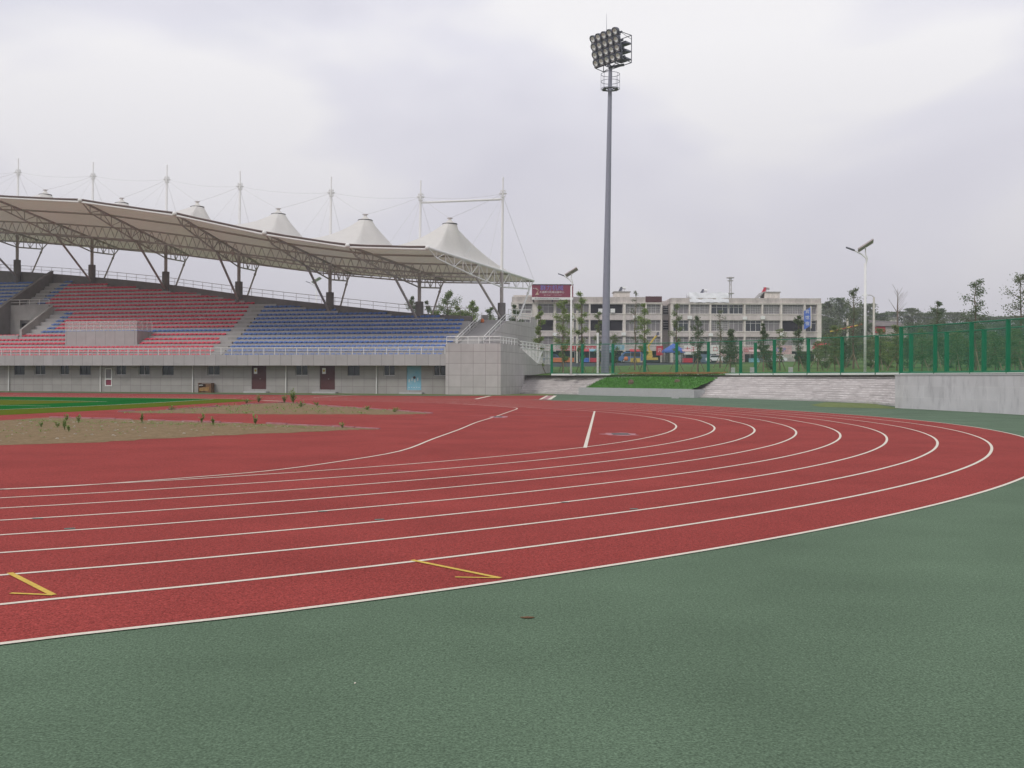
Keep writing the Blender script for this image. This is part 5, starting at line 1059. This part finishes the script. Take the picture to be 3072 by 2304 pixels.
# vehicles
def car(x, Y, z, rz, m, kind, label):
    rt = empty('parked_car', (x, Y, z), rz, label, 'van' if kind == 'van' else 'car', 'cars parked along the street')
    if kind == 'van': prof = [(-2.3, .35), (-2.35, 1.0), (-2.2, 1.9), (-1.9, 2.05), (1.2, 2.05), (1.9, 1.25), (2.3, 1.0), (2.35, .35)]; gl = [(-2.0, 1.15), (-1.9, 1.8), (1.1, 1.8), (1.6, 1.2)]
    else: prof = [(-2.15, .35), (-2.2, .85), (-1.7, .98), (-1.15, 1.42), (.45, 1.45), (1.1, .98), (2.05, .8), (2.15, .35)]; gl = [(-1.45, .98), (-1.1, 1.34), (.4, 1.37), (.9, .98)]
    mb = MB(); n = len(prof)
    for s in (-.82, .82): mb.v += [(p[0], s, p[1]) for p in prof]
    mb.f.append(tuple(range(n))); mb.f.append(tuple(reversed(range(n, 2*n)))); mb.m += [0, 0]
    for i in range(n): j = (i+1) % n; mb.f.append((i, n+i, n+j, j)); mb.m.append(0)
    mb.build('body', M[m], rt)
    for s in (-.835, .822): mb = MB(); mb.hexa([(gl[0][0], s, gl[0][1]), (gl[3][0], s, gl[3][1]), (gl[3][0], s+.013, gl[3][1]), (gl[0][0], s+.013, gl[0][1]), (gl[1][0], s, gl[1][1]), (gl[2][0], s, gl[2][1]), (gl[2][0], s+.013, gl[2][1]), (gl[1][0], s+.013, gl[1][1])]); mb.build('side_window', M['glass'], rt)
    for wx in (-1.35, 1.35):
        for s in (-.86, .70):
            wh = MB().tube((wx, s, .32), (wx, s+.16, .32), .32, n=14).build('tyre', M['black'], rt); MB().tube((wx, s-.01 if s < 0 else s+.15, .32), (wx, s if s < 0 else s+.17, .32), .18, n=10).build('rim', M['steel'], wh)
    return rt
car(px(2152, 200), 200, 4.62, R(-8), 'carw', 'car', 'white car parked below the white shop signs')
car(px(1892, 203), 203, 4.62, R(175), 'carb', 'van', 'blue van parked right of the floodlight mast')
car(px(1660, 203), 203, 4.62, R(5), 'carb', 'car', 'blue car parked behind the barred white gate')
car(px(2325, 200), 200, 4.62, R(170), 'carw', 'car', 'white car parked below the wide pink shop sign')
o = MB(); o.lathe((0, 0, 0), [(.0, 0), (.36, .05), (.45, .35), (.3, .72), (0, .8)], 12); o = o.build('market_parasol', M['orange'], smooth=True); o.location = (px(1878, 199), 199, 4.9); tag(o, 'rounded orange bundle beside the blue van', 'bundle')
tb = empty('market_stall', (px(1690, 200), 200, 4.6), label='stall with an orange counter cloth behind the left fence bay', cat='stall')
MB().box(-2.4, 2.0, -.5, .5, .0, .85).build('counter', M['orange'], tb); MB().box(-2.6, 2.2, -.8, .8, 2.3, 2.42).build('awning', M['pinksign'], tb)
for s in (-2.5, 2.1): MB().tube((s, -.6, 0), (s, -.6, 2.3), .05).build('stall_post', M['steel'], tb)
for x, c1, c2, lb in ((1752, 'bluesign', 'redsign', 'stall with a blue counter left of the floodlight mast'), (1783, 'redsign', 'ltblue', 'stall with a red counter just left of the floodlight mast'), (1905, 'yel', 'redsign', 'stall with a yellow counter and red awning left of the yellow machine'), (2062, 'redsign', 'pinksign', 'stall with a red counter right of the blue tent'), (2262, 'ltblue', 'pinksign', 'stall with a light blue counter below the pink shop sign')):
    tb = empty('market_stall', (px(x, 201), 201, 4.55), label=lb, cat='stall', group='market stalls along the street')
    MB().box(-.9, .9, -.5, .5, .0, .9).build('counter', M[c1], tb); MB().hexa([(-1.0, -.9, 2.1), (1.0, -.9, 2.1), (1.0, .7, 2.5), (-1.0, .7, 2.5), (-1.0, -.9, 2.2), (1.0, -.9, 2.2), (1.0, .7, 2.6), (-1.0, .7, 2.6)]).build('awning', M[c2], tb)
    for s in (-.95, .95): MB().tube((s, -.8, 0), (s, -.8, 2.15), .04).build('stall_post', M['steel'], tb)
ym = empty('yellow_digger', (px(1955, 204), 204, 4.6), label='yellow machine with a raised arm beside the red shop sign', cat='digger')
mb = MB(); mb.box(-1.0, 1.1, -.8, .8, .55, 1.0); mb.box(-1.0, .0, -.7, .7, 1.0, 2.3); mb.build('cab', M['yel'], ym)
MB().path([(.1, 0, 1.2), (-.7, 0, 3.1), (.3, 0, 4.5), (1.0, 0, 5.3)], .17, 6).build('arm', M['yel'], ym); MB().hexa([(.8, -.3, 5.2), (1.4, -.3, 5.4), (1.4, .3, 5.4), (.8, .3, 5.2), (1.0, -.3, 5.8), (1.3, -.3, 6.0), (1.3, .3, 6.0), (1.0, .3, 5.8)]).build('bucket', M['dkgrey'], ym)
MB().box(-1.3, 1.3, -1.0, -.6, 0, .55).build('crawler_track', M['black'], ym); MB().box(-1.3, 1.3, .6, 1.0, 0, .55).build('crawler_track', M['black'], ym)
# kerb wall between road and lawn
tag(MB().box(px(1640, 190), px(2720, 190), 190, 190.4, 3.2, 4.35).build('road_wall', M['dkgrey']), 'long low dark wall between the lawn and the street', 'wall')
sheet('street', [(-10, 192), (110, 192), (110, 212), (-10, 212)], 4.5, M['road'])
# red roofed kiosk and the house on the hill
kr = empty('kiosk', (px(2468, 205), 205, 4.6), label='small kiosk with a red roof at the right end of the apartment houses', cat='kiosk')
MB().box(-1.3, 1.3, -1.2, 1.2, 0, 2.9).build('wall', M['bpale'], kr); MB().hexa([(-1.7, -1.6, 2.9), (1.7, -1.6, 2.9), (1.7, 1.6, 2.9), (-1.7, 1.6, 2.9), (-1.2, -.6, 4.1), (1.3, -.6, 3.9), (1.3, .6, 3.9), (-1.2, .6, 4.1)]).build('roof', M['redsign'], kr); MB().box(-.9, .6, -1.25, -1.203, 1.0, 2.4).build('window', M['glassb'], kr)
hh = empty('hill_house', (px(2665, 250), 250, 10), label='low house with grey tiled roof among the hill trees', cat='house')
X0, X1 = px(2622, 250), px(2722, 250); z0 = pz(998, 250); z1 = pz(975, 250); z2 = pz(955, 250)
MB().box(X0, X1, 250, 257, z0-4, z1).build('wall', M['bwall'], hh, world=True); MB().hexa([(X0-.5, 249.4, z1), (X1+.5, 249.4, z1), (X1+.5, 257.6, z1), (X0-.5, 257.6, z1), (X0-.3, 253, z2), (X1-1.5, 253, z2-.3), (X1-1.5, 253.5, z2-.3), (X0-.3, 253.5, z2)]).build('roof', M['roof'], hh, world=True)
MB().box(px(2624, 249.9), px(2655, 249.9), 249.8, 249.95, z1-1.6, z1-.1).build('window', M['redsign'], hh, world=True)
h5 = empty('white_house', (px(2665, 290), 290, 12), label='small white house above the grey tiled roof on the hill', cat='house')
MB().box(px(2655, 290), px(2690, 290), 290, 296, 10, pz(952, 290)).build('wall', M['bpale'], h5, world=True); MB().box(px(2652, 290), px(2693, 290), 289.6, 296.4, pz(952, 290)+.002, pz(949, 290)).build('roof', M['conc'], h5, world=True)
# utility poles, gantry arm, mast on the horizon
def upole(x, Y, ytop, r, label, arm=False):
    zb = gz(px(x, Y), Y)-.3; zt = pz(ytop, Y, x); rt = empty('utility_pole', (px(x, Y), Y, zb), label=label, cat='utility pole'); MB().tube((0, 0, 0), (0, 0, zt-zb), r*1.2, r*.8, 10).build('pole', M['bpale'], rt)
    if arm: MB().path([(0, 0, zt-zb), (-.4, 0, zt-zb+.35), (-1.2, 0, zt-zb+.4)], .06).build('lamp_arm', M['steel'], rt); MB().hexa([(-2, -.2, zt-zb+.25), (-1.1, -.2, zt-zb+.3), (-1.1, .2, zt-zb+.3), (-2, .2, zt-zb+.25), (-1.9, -.15, zt-zb+.45), (-1.2, -.15, zt-zb+.55), (-1.2, .15, zt-zb+.55), (-1.9, .15, zt-zb+.45)]).build('lamp_head', M['white'], rt)
    return rt
upole(2621, 180, 892, .2, 'pale concrete utility pole with a lamp right of the white solar lamp', True)
up2 = upole(2542, 185, 956, .2, 'short concrete pole carrying a red and yellow barrier arm')
g = MB(); Y = 184.6
for i in range(8):
    a, b = i/8, (i+1)/8; g.cm = i % 2; g.tube((px(2490+96*a, Y), Y, pz(992-22*a, Y)), (px(2490+96*b, Y), Y, pz(992-22*b, Y)), .13, n=6)
tag(g.build('barrier_arm', [M['yel'], M['redsign']]), 'red and yellow striped arm slanting across the hill trees', 'barrier arm')
at_ = empty('antenna_mast', (82.3, 400, 18), label='distant lattice antenna mast above the right apartment house', cat='antenna mast')
mb = MB()
for sx, sy in ((-.7, -.7), (.7, -.7), (.7, .7), (-.7, .7)): mb.tube((82.3+sx, 400+sy, 10), (82.3+sx*.4, 400+sy*.4, 40), .09, n=5)
for k in range(14):
    z = 12+2*k; s = .7-.42*(z-10)/30*1; s2 = .7-.42*(z-8)/30; mb.tube((82.3-s, 400-s, z), (82.3+s2, 400-s2, z+2), .05, n=4); mb.tube((82.3+s, 400-s, z), (82.3-s2, 400-s2, z+2), .05, n=4)
mb.build('lattice', M['steel'], at_, world=True)
for z in (39.5, 33.6, 38.4): MB().lathe((82.3, 400, z), [(0, 0), (1.5 if z != 38.4 else 1.1, 0), (1.5 if z != 38.4 else 1.1, .3), (0, .3)], 10).build('platform', M['steel'], at_, world=True)
wm = MB()
for yy0, yy1 in ((940, 946), (958, 962)):
    wm.path([(px(2560+k*70, 240), 240, pz(yy0+(yy1-yy0)*k/8, 240)-.5*math.sin(k*math.pi/8)) for k in range(9)], .045, 4)
tag(wm.build('power_lines', M['dkgrey']), 'pair of thin dark power lines crossing the sky above the hill', 'power lines')

# ================================================================== TREES
def tree(x, Y, ytop, wpx, kind, label, dens=1.0, ybase=None, group=None, stake=True, cb=.35, shape='oval', cat='tree', ls=1.0, name='tree', seed=None):
    X = px(x, Y); z0 = gz(X, Y)-.05; H = pz(ytop, Y, x)-z0; wd = wpx/F*Y/2; rr = random.Random(seed if seed is not None else int(x*7+Y))
    rt = empty(name, (X, Y, z0), label=label, cat=cat, group=group)
    tr = max(.04, H*.012); mb = MB(); pts = [Vector((0, 0, 0))]
    for k in range(1, 7): pts.append(Vector((rr.uniform(-.04, .04)*H*.3, rr.uniform(-.04, .04)*H*.3, H*.96*k/6)))
    for k in range(6): mb.tube(pts[k], pts[k+1], tr*(1-k/6.5)+.012, tr*(1-(k+1)/6.5)+.012, 6)
    limbs = []
    nl = int(9+wd*5)
    for k in range(nl):
        t = cb*.8+(1-cb*.8)*(k+rr.random())/nl; t = min(t, .97); a = k*2.4+rr.uniform(-.4, .4)
        pr = {'oval': math.sin(math.pi*min(1, max(.05, (t-cb*.7)/(1.02-cb*.7))))**.6, 'cone': (1.02-t)/(1-cb)+.06, 'col': .8 if t < .9 else .4}[shape]
        L_ = wd*pr*rr.uniform(.6, 1.1); b = Vector((0, 0, H*t*.96)); e_ = b+Vector((math.cos(a)*L_, math.sin(a)*L_, L_*rr.uniform(.25, .9)))
        e_.z = min(e_.z, H); mb.tube(b, e_, tr*.35, .01, 4); limbs.append((b, e_))
    mb.build('trunk', M['bark'], rt)
    mb = MB(); px_m = Y/F; s = max(.10, px_m*2.7)*ls; n = int(dens*(2*wd*H*(1-cb)*.8)*3.4/(s*s)); n = max(120, min(n, 6000))
    for k in range(n):
        b, e_ = rr.choice(limbs); t = rr.random()**.6; c = b+(e_-b)*t; sp = .06+.16*(e_-b).length; c = c+Vector((rr.gauss(0, sp), rr.gauss(0, sp), rr.gauss(0, sp*.9)))
        if c.z > H: c.z = H-rr.random()*.2
        u = Vector((rr.uniform(-1, 1), rr.uniform(-1, 1), rr.uniform(-.6, .6))).normalized()*s*rr.uniform(.5, 1.0); v = Vector((rr.uniform(-1, 1), rr.uniform(-1, 1), rr.uniform(-1, 1))).cross(u).normalized()*s*rr.uniform(.35, .6)
        mb.face([c-u, c-v*.9, c+u, c+v])
    mb.build('crown', M[kind], rt)
    if stake:
        for k in range(3):
            a = k*2.09+rr.random(); q = Vector((math.cos(a)*.85, math.sin(a)*.85, -.05)); MB().tube(q, Vector((0, 0, 1.7))-q*.06, .045, n=5).build('stake', M['stake'], rt)
    return rt
T = 'young trees behind the mesh fence'
for a in [
 (1618, 118, 903, 34, 'leafy', 'narrow bright green tree right beside the stair block wall', 1.5, .1, 'col'),
 (1690, 119, 893, 62, 'leafy', 'leafy green tree just left of the white solar lamp pole', 1.1, .2, 'oval'),
 (1743, 121, 862, 46, 'leafy', 'tall loose green tree right of the white solar lamp pole', .9, .2, 'oval'),
 (1796, 117, 930, 32, 'leaf', 'young green tree behind the short white post', 1.0, .3, 'oval'),
 (1842, 119, 1000, 30, 'leaf', 'low green tree right of the floodlight mast base', 1.0, .3, 'oval'),
 (1905, 126, 862, 34, 'leafg', 'very sparse tall tree whose tip stands above the left apartment roof', .28, .4, 'oval'),
 (1932, 113, 900, 48, 'leafy', 'green feathery tree in front of the dark alley end of the left house', 1.0, .25, 'oval'),
 (2030, 114, 905, 38, 'leaf', 'slender grey green tree in front of the gap between the houses', .8, .3, 'oval'),
 (2094, 110, 945, 50, 'leafd', 'dark green bushy tree left of the white car', .9, .25, 'oval'),
 (2192, 108, 982, 72, 'leafd', 'broad dark evergreen tree behind the fence, densest of the row', 1.6, .18, 'cone'),
 (2160, 124, 920, 36, 'leafg', 'sparse thin tree left of the broad dark evergreen', .35, .4, 'oval'),
 (2290, 104, 965, 52, 'leafd', 'dark green tree in front of the pink CZP shop sign', 1.3, .2, 'cone'),
 (2340, 106, 985, 34, 'leaf', 'thin green tree right of the pink shop sign letters', .7, .3, 'oval'),
 (2396, 101, 942, 36, 'leafd', 'narrow dark tree left of the blue vertical banner', 1.4, .15, 'col'),
 (2452, 100, 1022, 44, 'leaf', 'low tree with crossed stakes by the red roofed kiosk', .9, .3, 'oval'),
 (2505, 98, 975, 56, 'leaf', 'mid green tree below the striped barrier arm', 1.2, .2, 'oval'),
 (2560, 104, 858, 64, 'leafg', 'tall tree with open crown standing left of the right solar lamp', .55, .3, 'oval'),
 (2640, 96, 985, 60, 'leaf', 'bushy green tree just right of the right solar lamp', 1.2, .2, 'oval'),
 (2690, 92, 975, 56, 'leaf', 'green tree behind the first post of the nearer fence', 1.2, .2, 'oval'),
 (2765, 88, 985, 60, 'leaf', 'green tree left of the small topped tree, behind the nearer fence', 1.2, .2, 'oval'),
 (2812, 96, 893, 46, 'leafd', 'dark rounded tree poking above the hill line', .8, .35, 'oval'),
 (2870, 84, 990, 76, 'leaf', 'broad green tree in the middle of the nearer fence', 1.2, .15, 'oval'),
 (2927, 84, 836, 84, 'leafd', 'tall slender tree with layered sparse crown near the right edge', .62, .38, 'oval'),
 (2985, 80, 995, 70, 'leaf', 'green shrubby tree between the last two fence posts', 1.2, .15, 'oval'),
 (3062, 78, 812, 92, 'leafg', 'tall sparse tree at the right edge of the view', .5, .35, 'oval'),
 (3045, 76, 985, 60, 'leaf', 'low green tree at the foot of the right edge tree', 1.2, .15, 'oval')]:
    tree(a[0], a[1], a[2], a[3], a[4], a[5], a[6], group=T, cb=a[7], shape=a[8])
for a in [(1238, 150, 880, 52, 'leafg', 'sparse tree behind the sixth pier of the stand', .5), (1282, 152, 895, 36, 'leafg', 'thin twiggy tree just right of the sixth pier', .45), (1342, 148, 868, 66, 'leaf', 'tallest open tree behind the right part of the stand', .6), (1375, 152, 912, 50, 'leafy', 'low bushy tree right of the tallest one behind the stand', 1.1), (1418, 150, 900, 54, 'leafy', 'bushy green tree behind the stand near its right end', .9), (1470, 150, 915, 44, 'leaf', 'small green tree left of the last pier', .8), (1300, 155, 922, 46, 'leafy', 'low green tree between the twiggy and the tallest trees', 1.1), (1545, 150, 905, 34, 'leafd', 'small dark tree between the last pier and the left apartment house', 1.0)]:
    tree(a[0], a[1], a[2], a[3]*1.15, a[4], a[5], a[6]*2.2, group='trees behind the grandstand', stake=False, ls=1.15, cb=.15)
for a in [(2475, 112, 1035, 80, 'leaf', 'round shrub right of the red roofed kiosk'), (2535, 110, 1025, 90, 'leafd', 'dark rounded shrub below the striped barrier arm'), (2612, 106, 1020, 84, 'leaf', 'rounded shrub directly behind the right solar lamp pole'), (2665, 104, 1025, 84, 'leafy', 'bright shrub left of the corner post of the nearer fence'), (2722, 100, 1015, 90, 'leafd', 'dark shrub just inside the corner of the nearer fence'), (2790, 98, 1020, 96, 'leaf', 'wide shrub between the first two posts of the nearer fence'), (2845, 96, 1015, 90, 'leafd', 'dark wide shrub behind the second post of the nearer fence'), (2905, 94, 1020, 96, 'leafd', 'dark shrub at the foot of the tall slender tree'), (2960, 92, 1018, 96, 'leaf', 'wide green shrub behind the third post of the nearer fence'), (3020, 90, 1020, 100, 'leafd', 'dark shrub behind the fourth post of the nearer fence'), (3075, 88, 1015, 100, 'leaf', 'shrub cut by the right edge of the view'), (2420, 112, 1055, 50, 'leafd', 'small dark shrub below the blue vertical banner'), (2310, 112, 1052, 56, 'leafd', 'low dark shrub below the wide pink shop sign')]:
    tree(a[0], a[1], a[2], a[3], a[4], a[5], 1.1, group='shrubs behind the mesh fence', cb=.02, stake=False, cat='shrub', name='shrub')
# the wooded hill: every crown a tree of its own
hill = [(2478, 262, 905, 66), (2520, 275, 893, 70), (2560, 262, 922, 66), (2600, 290, 912, 74), (2640, 282, 940, 64), (2688, 300, 936, 70), (2735, 270, 925, 62), (2778, 300, 940, 70), (2815, 262, 925, 60), (2862, 290, 938, 72), (2912, 300, 946, 76), (2960, 285, 950, 76), (3010, 300, 952, 76), (3060, 280, 948, 76),
        (2490, 240, 955, 64), (2540, 236, 968, 60), (2590, 240, 962, 64), (2745, 238, 968, 66), (2795, 240, 962, 64), (2845, 236, 972, 66), (2895, 240, 970, 68), (2945, 236, 975, 70), (2998, 238, 972, 70), (3050, 236, 975, 72),
        (2500, 175, 1010, 60), (2560, 172, 1015, 60), (2620, 170, 1012, 64), (2680, 168, 1015, 66), (2740, 166, 1012, 70), (2800, 165, 1015, 72), (2860, 160, 1010, 78), (2925, 158, 1015, 80), (2990, 155, 1010, 84), (3055, 150, 1012, 88)]
ordn = ['first', 'second', 'third', 'fourth', 'fifth', 'sixth', 'seventh', 'eighth', 'ninth', 'tenth', 'eleventh', 'twelfth', 'thirteenth', 'fourteenth']
for i, (x, Y, yt, wd) in enumerate(hill):
    rw, k = (('skyline row', i) if i < 14 else (('middle row', i-14) if i < 24 else ('lowest row', i-24)))
    tree(x, Y, yt, wd*1.15, 'leafd' if i % 3 else 'leafg', 'bushy dark tree in the %s of the wooded hill, %s from the apartment houses' % (rw, ordn[k]), 2.0, group='trees on the wooded hill', stake=False, cb=.1, ls=1.25)
# dead tree
rt = empty('dead_tree', (px(2692, 230), 230, gz(px(2692, 230), 230)), label='bare leafless tree standing above the hill house', cat='tree'); zt = pz(866, 230, 2692)-rt.location.z; mb = MB(); mb.tube((0, 0, 0), (0, 0, zt*.75), .22, .14, 6); mb.tube((0, 0, zt*.75), (.05, 0, zt), .14, .03, 5)
rr = random.Random(8)
for k in range(16): t = .55+.4*rr.random(); L_ = rr.uniform(1, 3); a = rr.choice((-1, 1, 1)); mb.tube((0, 0, zt*t), (a*L_*.7, rr.uniform(-1, 1), zt*t+L_), .05, .02, 4)
mb.build('trunk', M['bark'], rt)
# hedge along the lawn far side, a low mass

# ================================================================== AIR
HZ = MB().box(-420, 520, -60, 640, -1.2, 48).build('haze', None if False else bpy.data.materials.new('haze_air'))
hm = HZ.data.materials[0]; hm.use_nodes = True; ht = hm.node_tree; ht.nodes.clear(); ho = ht.nodes.new('ShaderNodeOutputMaterial'); hv = ht.nodes.new('ShaderNodeVolumePrincipled')
hv.inputs['Color'].default_value = (.93, .94, 1, 1); hv.inputs['Density'].default_value = 0.00055; hv.inputs['Anisotropy'].default_value = .2
ht.links.new(hv.outputs[0], ho.inputs['Volume']); HZ['kind'] = 'stuff'
